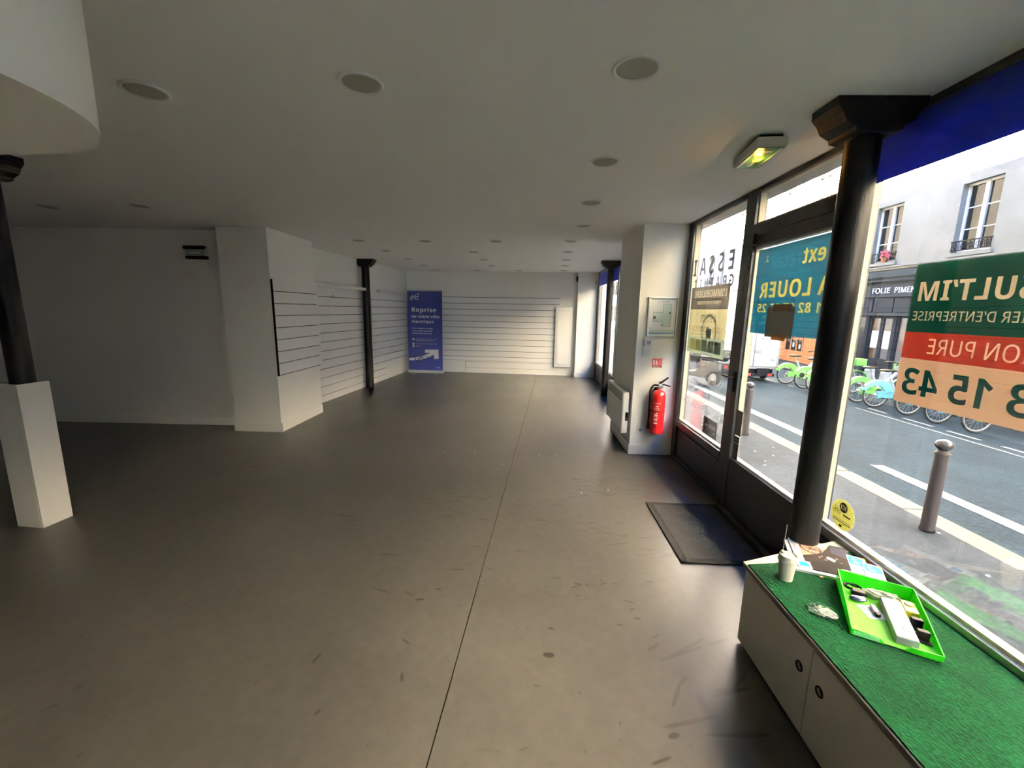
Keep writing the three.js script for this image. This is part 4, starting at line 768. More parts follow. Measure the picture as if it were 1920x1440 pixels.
{
  const t = thing('fire_extinguisher', 'red fire extinguisher hung on the right pillar', 'fire extinguisher', st(4.60, 1.488, 0.285), SA);
  const lab = canvasTex(512, 512, (c, w, h) => { c.fillStyle = '#b7141d'; c.fillRect(0, 0, w, h); c.fillStyle = '#f0e6e2'; c.font = 'bold 34px sans-serif'; c.fillRect(120, 96, 90, 20); c.fillText('EXTINCTEUR', 70, 60); for (let i = 0; i < 9; i++) c.fillRect(70 + (i % 3) * 60, 134 + Math.floor(i / 3) * 20, 44, 9); c.fillRect(150, 230, 60, 16); c.fillRect(110, 260, 34, 60); c.fillRect(160, 262, 40, 40); c.fillRect(170, 318, 54, 12); c.fillRect(96, 350, 110, 26); c.fillRect(110, 390, 90, 14); c.fillRect(100, 430, 110, 30); });
  mesh('cylinder', lathe([[0.001, 0.012], [0.058, 0.012], [0.066, 0.0], [0.072, 0.006], [0.074, 0.03], [0.074, 0.43], [0.070, 0.455], [0.055, 0.478], [0.030, 0.492], [0.022, 0.500], [0.022, 0.515], [0.001, 0.515]], 40), M.red, t);
  const lg = new THREE.CylinderGeometry(0.0745, 0.0745, 0.29, 32, 1, true, -1.25, 2.5).translate(0, 0.235, 0);
  mesh('label_wrap', lg, std({ map: lab, roughness: 0.3 }), t).userData.label = 'red label with white print';
  mesh('valve', [cyl(0.02, 0.016, 0.05, 0, 0.53, 0, 18), rbox(0.05, 0.03, 0.03, 0.006, 0.005, 0.548, 0)], M.chrome, t);
  mesh('gauge', cyl(0.016, 0.016, 0.014, 0, 0, 0, 18).rotateX(PI / 2).translate(0.018, 0.53, 0.022), M.chrome, t);
  mesh('carry_handle', extrude([[-0.01, 0.545], [0.05, 0.548], [0.115, 0.532], [0.118, 0.540], [0.05, 0.560], [-0.01, 0.560]], 0.018, 0.002).translate(0, 0, -0.009), M.black, t);
  mesh('squeeze_lever', extrude([[-0.005, 0.565], [0.02, 0.568], [0.09, 0.63], [0.085, 0.636], [0.015, 0.585], [-0.005, 0.58]], 0.018, 0.002).translate(0, 0, -0.009), M.black, t);
  mesh('hose', tube([[-0.02, 0.545, 0], [-0.06, 0.545, 0.0], [-0.092, 0.50, 0], [-0.094, 0.40, 0], [-0.093, 0.2, 0], [-0.092, 0.10, 0]], 0.011, 40, 10), M.rubber, t);
  mesh('nozzle', bar([-0.092, 0.12, 0], [-0.092, 0.045, 0], 0.013, 12, 0.016), M.rubber, t);
  mesh('hose_clip', new THREE.TorusGeometry(0.076, 0.004, 8, 40).rotateX(PI / 2).translate(0, 0.26, 0), M.black, t);
  mesh('wall_bracket', [bx(-0.03, 0.03, 0.35, 0.48, -0.09, -0.074), bx(-0.02, 0.02, 0.50, 0.51, -0.09, -0.01), bx(-0.02, 0.02, 0.44, 0.51, -0.09, -0.082)], M.black, t);
}
// ------------------------------------------------------------------ door mat
{
  const t = thing('door_mat', 'dark grey ribbed doormat with a rubber border by the door', 'doormat', st(2.97, 1.36), SA - 0.012);
  const pile = tintTex(44, 43, 44, 0.5, NF2, 256, NF, 0.3);
  mesh('border', [rbox(0.60, 0.010, 0.05, 0.004, 0, 0.005, 0.415), rbox(0.60, 0.010, 0.05, 0.004, 0, 0.005, -0.415), rbox(0.05, 0.010, 0.88, 0.004, -0.275, 0.005, 0), rbox(0.05, 0.010, 0.88, 0.004, 0.275, 0.005, 0)], M.rubber, t);
  mesh('pile', boxUV(rbox(0.51, 0.012, 0.79, 0.004, 0, 0.006, 0)), std({ map: rep(pile, 4), roughness: 0.95, bumpMap: rep(greyFine, 6), bumpScale: 0.004 }), t);
}
// ------------------------------------------------------------------ window bench
const BT = 0.424;
{
  const t = thing('window_bench', 'low white bench with cupboard doors under the large window', 'bench', st(0, 1.10), SA);  // local x = into the window, z = -s
  const body = std({ color: lin(0.62, 0.58, 0.48), roughness: 0.55 }), edge = std({ color: lin(0.17, 0.13, 0.09), roughness: 0.6 });
  mesh('carcass', boxUV(bx(0.022, 0.592, 0.012, BT - 0.021, -1.885, 1.5)), body, t);
  const top = extrude([[-0.006, 1.5], [-0.006, -1.905], [0.597, -2.135], [0.597, 1.5]].map(([x, z]) => [x, -z]), 0.018, 0.001).rotateX(-PI / 2).translate(0, BT - 0.019, 0);
  mesh('worktop', boxUV(top), M.cream, t).userData.label = 'cream worktop';
  mesh('end_gusset', extrude([[0.03, -1.886], [0.59, -1.886], [0.59, -2.1]].map(([x, z]) => [x, -z]), BT - 0.032, 0).rotateX(-PI / 2).translate(0, 0.012, 0), body, t);
  mesh('edge_strip', bx(-0.008, -0.004, BT - 0.020, BT - 0.004, -1.90, 1.5), edge, t).userData.label = 'brown edging';
  const doors = [[1.888, 1.402], [1.398, 0.90], [0.896, 0.40], [0.396, -0.10], [-0.104, -0.6], [-0.604, -1.1]];
  doors.forEach(([a, b], i) => {
    const hs = i % 2 ? a - 0.055 : b + 0.055;
    const sh = new THREE.Shape([[-a, 0.016], [-b, 0.016], [-b, BT - 0.034], [-a, BT - 0.034]].map((p) => new THREE.Vector2(...p)));
    const hp = new THREE.Path(); hp.absellipse(-hs, 0.268, 0.017, 0.017, 0, 2 * PI, true); sh.holes.push(hp);
    const d = mesh('cupboard_door', new THREE.ExtrudeGeometry(sh, { depth: 0.018, bevelEnabled: false, curveSegments: 20 }).rotateY(-PI / 2).translate(0.0185, 0, 0), body, t);
    const ringG = new THREE.TorusGeometry(0.0175, 0.003, 8, 28).rotateY(PI / 2).translate(0.0, 0.268, -hs);
    mesh('finger_ring', ringG, M.black, d); mesh('finger_hole', cyl(0.0165, 0.0165, 0.004, 0, 0, 0, 24).rotateZ(PI / 2).translate(0.014, 0.268, -hs), M.black, d);
  });
  mesh('plinth', bx(0.03, 0.05, 0.0, 0.012, -1.87, 1.5), edge, t);
}
{
  const turf = tintTex(11, 53, 30, 0.5, NF3, 512, NF2, 0.8);
  M.turf = phy({ color: 0xffffff, map: rep(turf, 1.6), roughness: 1, specularIntensity: 0.1, bumpMap: rep(greyFine, 8, 3), bumpScale: 0.006 });
  const g = extrude([[0.0, 1.5], [0.0, -1.875], [0.14, -1.895], [0.592, -2.02], [0.592, 1.5]].map(([x, z]) => [x, -z]), 0.004, 0.001).rotateX(-PI / 2);
  solo('turf_carpet', 'strip of green needle-felt carpet covering the bench top', 'carpet', boxUV(g), M.turf, st(0, 1.10, BT + 0.001), SA);
}
const TB = BT + 0.0062;                                                 // top of the carpet
// ------------------------------------------------------------------ things on the bench
{
  const t = thing('paper_cup', 'cream paper cup with a lid at the end of the bench', 'cup', st(1.775, 1.215, TB), SA);
  const pap = phy({ color: lin(0.60, 0.56, 0.44), roughness: 0.65, specularIntensity: 0.4 });
  mesh('cup', lathe([[0.001, 0.004], [0.027, 0.004], [0.028, 0.0], [0.0285, 0.0], [0.036, 0.094], [0.0375, 0.096], [0.036, 0.098]], 36), pap, t);
  const lid = mesh('lid', lathe([[0.037, 0.088], [0.0395, 0.09], [0.0395, 0.098], [0.038, 0.101], [0.0355, 0.116], [0.033, 0.119], [0.031, 0.115], [0.001, 0.115]], 36), pap, t);
  mesh('sip_spout', rbox(0.016, 0.010, 0.020, 0.004, -0.012, 0.121, -0.020), pap, lid);
  const r = thing('thin_rod', 'thin grey wire standing up behind the paper cup', 'wire', st(1.93, 1.29, BT), SA);
  mesh('wire', bar([0, 0, 0], [0.004, 0.19, 0], 0.0016, 6), M.alu, r); mesh('foot', cyl(0.008, 0.006, 0.004, 0, 0.002, 0, 12), M.alu, r);
}
// papers: placed by their four corners on the bench, as thin sheets
function paper(name, label, cat, s, u, w, h, turn, y, thick, art, group, curl = 0) {
  const t = thing(name, label, cat, st(s, u, y), SA + turn, group);
  const g = sheet(w, h, thick).rotateX(-PI / 2);
  mesh('cover', g, phy({ map: art, roughness: 0.7, specularIntensity: 0.12 }), t, 0, thick / 2, 0);
  return t;
}
{
  // local x to the right along u, local -z along s, after the turn
  const bar1 = canvasTex(300, 400, (c, w, h) => { c.fillStyle = '#dcdcd6'; c.fillRect(0, 0, w, h); c.fillStyle = '#555'; for (let i = 0; i < 26; i++) c.fillRect(20, 20 + i * 13, 90 + (i * 37) % 60, 5); });
  const t0 = paper('magazine', 'magazine lying under the mountain bike magazine', 'magazine', 1.920, 1.472, 0.27, 0.285, -0.40, TB, 0.012, bar1);
  mesh('page_block', bx(-0.1335, 0.1335, 0.0008, 0.0112, -0.141, 0.141), M.pages, t0);
  const art = canvasTex(640, 512, (c, w, h) => {
    const g = c.createLinearGradient(0, 0, w, h); c.fillStyle = '#2e2927'; c.fillRect(0, 0, w, h);
    c.fillStyle = '#b98f7c'; c.beginPath(); c.moveTo(90, 0); c.lineTo(470, 0); c.lineTo(330, 190); c.lineTo(90, 300); c.fill(); c.fillStyle = '#e8d3bd'; c.beginPath(); c.moveTo(230, 0); c.lineTo(470, 0); c.lineTo(390, 110); c.lineTo(240, 70); c.fill();
    c.strokeStyle = '#1d1311'; c.lineWidth = 13; c.beginPath(); c.ellipse(220, 140, 110, 80, 0.3, 0, 7); c.stroke(); c.lineWidth = 5; for (let i = 0; i < 12; i++) { c.beginPath(); c.moveTo(220, 140); c.lineTo(220 + 105 * Math.cos(i * 0.52), 140 + 76 * Math.sin(i * 0.52)); c.stroke(); } c.lineWidth = 10; c.beginPath(); c.moveTo(220, 140); c.lineTo(360, 170); c.lineTo(420, 260); c.stroke();
    c.strokeStyle = '#cfae8e'; c.lineWidth = 8; for (let i = 0; i < 6; i++) { c.beginPath(); c.moveTo(300 + i * 26, 20); c.lineTo(280 + i * 26, 90); c.stroke(); }
    c.fillStyle = '#3f3f4a'; c.beginPath(); c.moveTo(470, 20); c.lineTo(w, 20); c.lineTo(w, 240); c.lineTo(440, 150); c.fill(); c.fillStyle = '#201d1e'; c.beginPath(); c.moveTo(90, 400); c.lineTo(330, 330); c.lineTo(w, 330); c.lineTo(w, h); c.lineTo(90, h); c.fill();
    c.fillStyle = '#8fa9c4'; c.beginPath(); c.ellipse(400, 270, 46, 28, 0.5, 0, 7); c.fill(); c.fillStyle = '#c9b39e'; for (let i = 0; i < 18; i++) c.fillRect(250 + (i * 53) % 240, 220 + (i * 29) % 90, 18, 6);
    c.fillStyle = '#ecebea'; c.fillRect(0, 0, 92, h); c.fillStyle = '#4c4c50'; for (let i = 0; i < 22; i++) c.fillRect(18, 14 + i * 17, 40 + (i * 31) % 26, 6); c.fillStyle = '#f4f4f4'; c.fillRect(0, 400, 140, 112); c.fillStyle = '#1d76b5'; c.fillRect(16, 424, 100, 66);
    c.save(); c.translate(520, 380); c.fillStyle = '#e9a91f'; c.font = 'bold 30px sans-serif'; for (let i = 0; i < 7; i++) c.fillRect(-60 + i * 22, 74, 16, 22); c.fillStyle = '#dcd8d0'; c.font = '20px sans-serif'; c.fillRect(-60, 28, 110, 12); c.fillRect(-60, 52, 124, 12); c.restore();
  });
  const t1 = paper('magazine', 'mountain bike magazine with a dark cover photograph lying by the cup', 'magazine', 1.936, 1.492, 0.25, 0.285, -0.38, TB + 0.0124, 0.004, art);
  mesh('page_block', bx(-0.1235, 0.1235, 0.0006, 0.0034, -0.141, 0.141), M.pages, t1);
  const leaf = canvasTex(256, 512, (c, w, h) => {
    c.fillStyle = '#eceff2'; c.fillRect(0, 0, w, h); c.fillStyle = '#2d8fc4'; c.beginPath(); c.moveTo(16, 22); c.lineTo(150, 22); c.quadraticCurveTo(240, 30, 240, 130); c.lineTo(240, 200); c.lineTo(40, 200); c.quadraticCurveTo(16, 190, 16, 150); c.fill(); c.fillStyle = '#e7b85a'; c.beginPath(); c.moveTo(180, 0); c.lineTo(w, 0); c.lineTo(w, 90); c.fill();
    c.fillStyle = '#eaf4fa'; c.font = 'bold 58px sans-serif'; c.fillText('Be', 60, 95); c.fillText('Bat', 66, 160); c.fillStyle = '#79858f'; for (let i = 0; i < 7; i++) c.fillRect(46, 226 + i * 18, 130 - (i % 3) * 30, 8);
    c.fillStyle = '#82887e'; c.fillRect(0, 372, w, 140); c.fillStyle = '#d9dcda'; c.beginPath(); c.ellipse(140, 430, 46, 22, 0.5, 0, 7); c.fill(); c.fillStyle = '#4c524c'; c.beginPath(); c.ellipse(70, 450, 36, 26, 0.2, 0, 7); c.fill();
  });
  paper('brochure', 'white leaflet with a blue badge next to the mountain bike magazine', 'leaflet', 1.846, 1.600, 0.074, 0.225, -0.50, TB + 0.017, 0.0016, leaf, 'blue badge leaflets');
  paper('brochure', 'white leaflet with a blue badge nearest to the window glass', 'leaflet', 1.792, 1.628, 0.072, 0.195, -0.54, TB + 0.020, 0.0016, leaf, 'blue badge leaflets');
  solo('wood_crumb', 'tiny light brown crumb in front of the magazines', 'crumb', [new THREE.IcosahedronGeometry(0.006, 1).scale(1.4, 0.7, 1).translate(0, 0.004, 0), new THREE.IcosahedronGeometry(0.004, 1).translate(0.007, 0.003, 0.002)], std({ color: lin(0.55, 0.33, 0.16), roughness: 0.8 }), st(1.79, 1.385, TB), 0.3);
}
{ // neon green letter tray
  const neon = phy({ color: lin(0.05, 0.66, 0.02), transmission: 0.5, roughness: 0.35, thickness: 0, ior: 1.49, specularIntensity: 0.5 }), neonFloor = phy({ color: lin(0.10, 0.40, 0.035), transmission: 0.2, roughness: 0.7, thickness: 0, specularIntensity: 0.25 });
  const W = 0.255, L = 0.372, tr = thing('letter_tray', 'neon green translucent letter tray full of small things', 'tray', st(1.545, 1.462, TB), SA - 0.50);
  // local x across the tray, local z towards the open front (towards the camera)
  mesh('floor', rbox(W, 0.003, L, 0.0012, 0, 0.004, 0), neonFloor, tr);
  const side = (sg) => mesh('side_wall', extrude([[-L / 2, 0.003], [-L / 2, 0.058], [-L / 2 + 0.02, 0.062], [-0.02, 0.050], [L / 2 - 0.03, 0.030], [L / 2, 0.024], [L / 2, 0.003]].map(([z, y]) => [z, y]), 0.003, 0.0006).rotateY(-PI / 2).translate(sg * W / 2 + 0.0015, 0, 0), neon, tr);
  side(-1); side(1);
  mesh('rim', [bar([-W / 2, 0.058, -L / 2], [-W / 2, 0.050, -0.02], 0.003, 8), bar([-W / 2, 0.050, -0.02], [-W / 2, 0.026, L / 2], 0.003, 8), bar([W / 2, 0.058, -L / 2], [W / 2, 0.050, -0.02], 0.003, 8), bar([W / 2, 0.050, -0.02], [W / 2, 0.026, L / 2], 0.003, 8), bar([-W / 2, 0.058, -L / 2], [W / 2, 0.058, -L / 2], 0.003, 8)], neon, tr);
  mesh('back_wall', rbox(W, 0.055, 0.003, 0.001, 0, 0.030, -L / 2), neon, tr);
  for (const sg of [-1, 1]) mesh('front_lip', extrude([[sg * W / 2, 0.002], [sg * W / 2, 0.026], [sg * 0.045, 0.022], [sg * 0.030, 0.006], [sg * 0.030, 0.002]], 0.003, 0.0005).translate(0, 0, L / 2 - 0.002), neon, tr);
  mesh('label_holder', rbox(0.075, 0.016, 0.004, 0.001, -0.083, 0.013, L / 2 + 0.004), phy({ color: 0xffffff, transmission: 0.8, roughness: 0.15, thickness: 0 }), tr);
  // contents, placed in the tray's own axes
  const turn = SA - 0.50, c0 = st(1.545, 1.462, TB), at = (x, z, y = 0.0058) => V(c0.x + Math.cos(turn) * x + Math.sin(turn) * z, c0.y + y, c0.z - Math.sin(turn) * x + Math.cos(turn) * z);
  const box1 = thing('white_box', 'long white cardboard box with printed diagrams in the green tray', 'box', at(0.038, 0.035), turn);
  const art = canvasTex(200, 640, (c, w, h) => { c.fillStyle = '#97969c'; c.fillRect(0, 0, w, h); c.strokeStyle = '#4a4a50'; c.fillStyle = '#37373d'; c.lineWidth = 3; for (let j = 0; j < 5; j++) for (let i = 0; i < 2; i++) { c.strokeRect(18 + i * 86, 20 + j * 54, 78, 48); c.beginPath(); c.arc(56 + i * 86, 44 + j * 54, 13, 0, 7); c.stroke(); } for (let i = 0; i < 8; i++) c.fillRect(28, 310 + i * 12, 60 + (i * 41) % 80, 4); for (let j = 0; j < 3; j++) for (let i = 0; i < 2; i++) c.strokeRect(18 + i * 86, 430 + j * 64, 78, 56); c.fillRect(94, 440, 12, 80); });
  mesh('body', rbox(0.066, 0.030, 0.255, 0.003, 0, 0.015, 0), phy({ color: lin(0.28, 0.28, 0.29), roughness: 0.6, specularIntensity: 0.3 }), box1); mesh('print', sheet(0.062, 0.25, 0.0006).rotateX(-PI / 2), phy({ map: art, roughness: 0.6, specularIntensity: 0.3 }), box1, 0, 0.0305, 0);
  const cab = thing('charger_cable', 'coiled black charger cable in the back of the green tray', 'cable', at(-0.075, -0.115), turn);
  mesh('plug', rbox(0.05, 0.024, 0.034, 0.006, 0.012, 0.012, 0.012), M.black, cab); const cc = []; for (let i = 0; i < 26; i++) { const a = i * 0.55; cc.push([0.034 * Math.cos(a) * (1 + 0.1 * Math.sin(i)), 0.010 + 0.009 * Math.abs(Math.sin(i * 0.7)), 0.020 * Math.sin(a) - 0.018]); } mesh('lead', tube(cc, 0.0032, 120, 8), M.black, cab);
  const pou = thing('dark_pouch', 'dark blue shiny pouch in front of the cable', 'pouch', at(-0.070, -0.060), turn + 0.3);
  mesh('body', new THREE.SphereGeometry(0.03, 20, 12).scale(1.1, 0.32, 0.62).translate(0, 0.0097, 0), phy({ color: lin(0.012, 0.018, 0.05), roughness: 0.25, clearcoat: 0.7 }), pou); mesh('zip', bx(-0.024, 0.024, 0.0175, 0.0195, -0.002, 0.002), M.chrome, pou);
  const tape = thing('packing_bag', 'crumpled clear plastic bag with white parts in the back of the tray', 'plastic bag', at(0.018, -0.125), turn);
  const clear = phy({ color: lin(0.60, 0.64, 0.52), transmission: 0.6, roughness: 0.3, thickness: 0, specularIntensity: 0.5 });
  const crumple = (rx, ry, rz, sd, k) => { const g = new THREE.IcosahedronGeometry(1, 4), p = g.attributes.position; for (let i = 0; i < p.count; i++) { const x = p.getX(i), y = p.getY(i), z = p.getZ(i), n = 1 + k * (Math.sin(x * 7 + sd) * Math.cos(z * 6 - sd) + 0.6 * Math.sin(y * 11 + x * 5 + sd * 2) + 0.4 * Math.sin(z * 17 + x * 13)); p.setXYZ(i, x * rx * n, Math.max(0, y * ry * n + ry * 0.9), z * rz * n); } g.computeVertexNormals(); return g; };
  mesh('bag', crumple(0.066, 0.018, 0.022, 1.3, 0.18), clear, tape); mesh('ring', new THREE.TorusGeometry(0.016, 0.005, 10, 28).rotateX(PI / 2).scale(1, 1.4, 1).translate(0.028, 0.02, 0), clear, tape); mesh('filling', rbox(0.08, 0.010, 0.014, 0.004, -0.01, 0.012, 0), M.cream, tape);
  const lev = thing('spirit_level', 'small yellow transparent spirit level in the green tray', 'level', at(0.096, -0.075), turn);
  const yel = phy({ color: lin(0.92, 0.78, 0.05), transmission: 0.5, roughness: 0.15, thickness: 0 });
  mesh('block', rbox(0.048, 0.030, 0.085, 0.005, 0, 0.015, 0), yel, lev); mesh('bubble_ring', new THREE.TorusGeometry(0.013, 0.003, 10, 28).rotateX(PI / 2).translate(0, 0.031, -0.015), std({ color: lin(0.45, 0.36, 0.03), roughness: 0.3 }), lev); mesh('vial', cyl(0.010, 0.010, 0.003, 0, 0.031, -0.015, 20), std({ color: lin(0.55, 0.5, 0.1), roughness: 0.2 }), lev);
  for (const [x, z, tl, lb] of [[0.096, 0.012, 0.0, 'black square box next to the spirit level'], [0.097, 0.085, 0.05, 'black square box near the front of the green tray']]) {
    const b = thing('black_box', lb, 'box', at(x, z), turn + tl, 'black boxes in the tray'); mesh('body', rbox(0.036, 0.036, 0.020, 0.003, 0, 0.018, 0), M.black, b); mesh('foot_plate', rbox(0.046, 0.004, 0.05, 0.001, 0, 0.002, 0.004), M.black, b);
  }
  const card = paper('note_card', 'white printed card lying in the green tray', 'card', 1.5, 1.5, 0.07, 0.085, 0, 0, 0.001, canvasTex(128, 160, (c, w, h) => { c.fillStyle = '#c0c7ce'; c.fillRect(0, 0, w, h); c.fillStyle = '#3a4048'; for (let i = 0; i < 10; i++) c.fillRect(16, 16 + i * 13, 30 + (i * 29) % 60, 5); })); card.position.copy(at(-0.032, 0.0)); card.rotation.y = turn + 0.35;
  const lt = thing('pink_lighter', 'pink lighter with a black end on the white card', 'lighter', at(-0.022, -0.004, 0.0072), turn + 0.12);
  mesh('body', rbox(0.018, 0.012, 0.052, 0.005, 0, 0.006, -0.012), std({ color: lin(0.68, 0.30, 0.50), roughness: 0.35 }), lt); mesh('cap', rbox(0.017, 0.012, 0.018, 0.004, 0, 0.006, 0.023), M.black, lt);
  const cel = thing('cellophane', 'crumpled clear cellophane bag on the green carpet', 'plastic bag', st(1.555, 1.232, TB), SA - 0.4);
  const film = phy({ color: lin(0.97, 0.98, 0.97), transmission: 1, roughness: 0.05, thickness: 0, ior: 1.35, specularIntensity: 0.6 });
  mesh('film', crumple(0.048, 0.012, 0.045, 2.2, 0.12), film, cel); mesh('fold', crumple(0.036, 0.006, 0.03, 4.2, 0.15).translate(0.012, 0.006, 0.012), film, cel);
}
// ------------------------------------------------------------------ posters, stickers and lettering on the glass
const UG = UF + 0.0175, GT = SA + PI / 2;                               // outside of the panes; prints face the street
const trans = (map, t = 0.5) => phy({ map, color: 0xffffff, roughness: 0.95, transmission: t, thickness: 0, specularIntensity: 0.2 });
{ // teal TO LET poster on the door
  const art = canvasTex(1024, 832, (c, w, h) => {
    c.fillStyle = '#4a879b'; c.fillRect(0, 0, w, h); const yl = '#c9c489';
    const fit = (s, x, y, wd) => { const m = c.measureText(s).width; c.save(); c.translate(x, y); c.scale(wd / m, 1); c.fillText(s, 0, 0); c.restore(); };
    c.fillStyle = yl; c.font = 'bold 190px sans-serif'; fit('next', 30, 205, 370);
    c.fillStyle = '#5d9cae'; c.font = '180px sans-serif'; fit('retail', 410, 205, 400); c.fillStyle = yl; c.font = 'bold 80px sans-serif'; fit('2', 850, 130, 46);
    c.strokeStyle = '#5d9cae'; c.lineWidth = 6; c.beginPath(); c.moveTo(300, 262); c.quadraticCurveTo(520, 290, 760, 240); c.stroke();
    c.fillStyle = yl; c.font = 'bold 210px sans-serif'; fit('\u00c0 LOUER', 40, 480, 900); c.font = 'bold 118px sans-serif'; fit('01 82 07 25 25', 30, 622, 920);
    c.fillStyle = '#4a8797'; for (let x = 40; x < 360; x += 30) c.fillRect(x, 752, 22, 10); c.fillRect(700, 752, 240, 8);
  });
  const t = thing('poster', 'teal to-let poster with pale yellow lettering on the glass door', 'poster', st(2.867, UG + 0.001, 1.485), GT);
  mesh('print', sheet(0.85, 0.605, 0.0008), trans(art, 0.5), t, 0, 0.3025, 0);
  const n = thing('taped_note', 'grey paper note taped over the lower edge of the teal poster', 'paper note', st(2.918, UF + 0.0085, 1.468), SA - PI / 2);
  mesh('paper', sheet(0.31, 0.208, 0.0006), phy({ color: lin(0.42, 0.42, 0.40), roughness: 0.95, transmission: 0.25, thickness: 0 }), n, 0, 0.104, 0);
  const tp = std({ color: lin(0.22, 0.12, 0.04), roughness: 0.35 });
  mesh('tape', sheet(0.205, 0.046, 0.0008), tp, n, 0.015, 0.202, 0.001); mesh('tape', sheet(0.16, 0.04, 0.0008), phy({ color: lin(0.62, 0.36, 0.12), roughness: 0.4, transmission: 0.4, thickness: 0 }), n, 0.012, 0.002, 0.001);
}
{ // poster of a letting agent on the narrow window
  const art = canvasTex(768, 620, (c, w, h) => {
    c.fillStyle = '#c6c3ac'; c.fillRect(0, 0, w, h); c.fillStyle = '#746f69'; c.fillRect(0, 0, w, 206); c.fillStyle = '#d8d3c2';
    const fit = (s, x, y, wd) => { const m = c.measureText(s).width; c.save(); c.translate(x, y); c.scale(wd / m, 1); c.fillText(s, 0, 0); c.restore(); };
    c.font = '82px sans-serif'; fit('L\u2019IMMOBILIERE', 40, 96, 660); c.font = '38px sans-serif'; fit('PARIS COMMERCE', 130, 160, 480);
    c.fillStyle = '#8d8a72'; c.font = 'bold 92px sans-serif'; fit('A LOUER', 190, 320, 330); c.font = 'bold 70px sans-serif'; fit('LOCAL', 60, 410, 190); fit('COMMERCIAL', 320, 410, 390);
    c.fillStyle = '#aab6ab'; c.fillRect(0, 460, w, 160); ['#3c4f38', '#42583c', '#4a6040', '#7d8448', '#94934c'].forEach((q, i) => { c.fillStyle = q; c.fillRect(60 + i * 132, 484, 118, 104); });
  });
  const t = thing('poster', 'brown and cream letting poster with five green squares on the narrow window', 'poster', st(4.10, UG + 0.001, 1.225), GT);
  mesh('print', sheet(0.83, 0.655, 0.0008), trans(art, 0.55), t, 0, 0.3275, 0);
  // vinyl lettering
  const dk = std({ color: lin(0.06, 0.06, 0.06), roughness: 0.6 }), wt = std({ color: lin(0.85, 0.86, 0.87), roughness: 0.6 });
  const line = (name, label, txt, s0, s1, y, size, mat, f = font, group) => {
    const t2 = thing(name, label, 'lettering', st((s0 + s1) / 2, UG + 0.0002, y), GT, group), chars = [...txt], step = (s1 - s0) / chars.length;
    chars.forEach((ch, i) => { if (ch === ' ') return; const g = new TextGeometry(ch, { font: f, size, depth: 0.0006, curveSegments: 6 }); g.computeBoundingBox(); const b = g.boundingBox, bw = b.max.x - b.min.x; g.translate(-(b.min.x + b.max.x) / 2, 0, 0); const lim = step * 0.82; if (bw > lim) g.scale(lim / bw, 1, 1); mesh('letter', g, mat, t2, -(s1 - s0) / 2 + step * (i + 0.5), 0, 0); });
    return t2;
  };
  line('window_lettering', 'large dark vinyl word at the top of the narrow window, seen reversed', 'ESSAI', 3.62, 4.58, 1.995, 0.165, dk);
  line('window_lettering', 'smaller dark vinyl word partly covered by the brown letting poster, seen reversed', 'GRATUIT', 3.62, 4.50, 1.855, 0.10, dk);
  line('window_lettering', 'pale vinyl word near the middle of the narrow window, seen reversed', 'SUR', 3.60, 3.98, 0.98, 0.06, wt);
  line('window_lettering', 'white script-like vinyl line low on the narrow window, seen reversed', 'rendez-vous', 3.95, 4.55, 0.765, 0.042, wt, fontR);
  line('window_lettering', 'white vinyl capitals low on the narrow window, seen reversed', 'AVEC NOS SPECIALISTES', 3.58, 4.56, 0.690, 0.042, wt);
  // round logo: a crank wheel with a hand
  const lg = thing('window_logo', 'dark vinyl chainring emblem over the cream part of the letting poster', 'emblem', st(4.03, UG + 0.0016, 1.45), GT);
  mesh('ring', new THREE.TorusGeometry(0.155, 0.009, 6, 48).scale(1, 1, 0.06), dk, lg);
  mesh('cup', extrude([[-0.05, -0.06], [0.05, -0.06], [0.065, 0.02], [0.035, 0.05], [0.03, 0.02], [0.008, 0.075], [-0.01, 0.02], [-0.04, 0.05], [-0.065, 0.01]], 0.0006), dk, lg);
  const stk = thing('window_sticker', 'dark brown square sticker with white print at the bottom of the narrow window', 'sticker', st(3.80, UG + 0.001, 0.497), GT);
  mesh('print', sheet(0.29, 0.165, 0.0006), std({ map: canvasTex(512, 290, (c, w, h) => { c.fillStyle = '#3b332e'; c.fillRect(0, 0, w, h); c.fillStyle = '#ece8e4'; c.font = 'bold 92px sans-serif'; c.fillText('NVLR', 60, 150); c.fillRect(330, 110, 110, 40); c.font = '34px sans-serif'; c.fillText('PARIS', 320, 215); c.fillRect(70, 190, 40, 26); }), roughness: 0.6 }), stk, 0, 0.0825, 0);
}
{ // things by the door lock
  const a = thing('card_plate', 'grey card fixed to the edge of the door glass', 'card', st(3.275, UF + 0.006, 0.665), SA - PI / 2);
  mesh('plate', rbox(0.105, 0.205, 0.004, 0.002, 0, 0.1025, 0), std({ color: lin(0.22, 0.20, 0.18), roughness: 0.6 }), a); mesh('border', bx(0.048, 0.0535, 0, 0.205, 0, 0.003), M.cream, a);
  const b = thing('door_sticker', 'small dark stickers on the lower edge of the door glass', 'sticker', st(3.285, UF + 0.0088, 0.456), SA - PI / 2);
  mesh('sheet', sheet(0.085, 0.20, 0.0006), std({ map: canvasTex(128, 300, (c, w, h) => { c.fillStyle = '#d5d2ca'; c.fillRect(0, 0, w, h); c.fillStyle = '#26282a'; c.fillRect(8, 10, 112, 70); c.fillRect(8, 92, 112, 196); c.fillStyle = '#9b9a94'; for (let i = 0; i < 7; i++) c.fillRect(22, 110 + i * 24, 40 + (i * 23) % 40, 8); c.fillRect(30, 34, 60, 20); }), roughness: 0.5 }), b, 0, 0.10, 0);
}
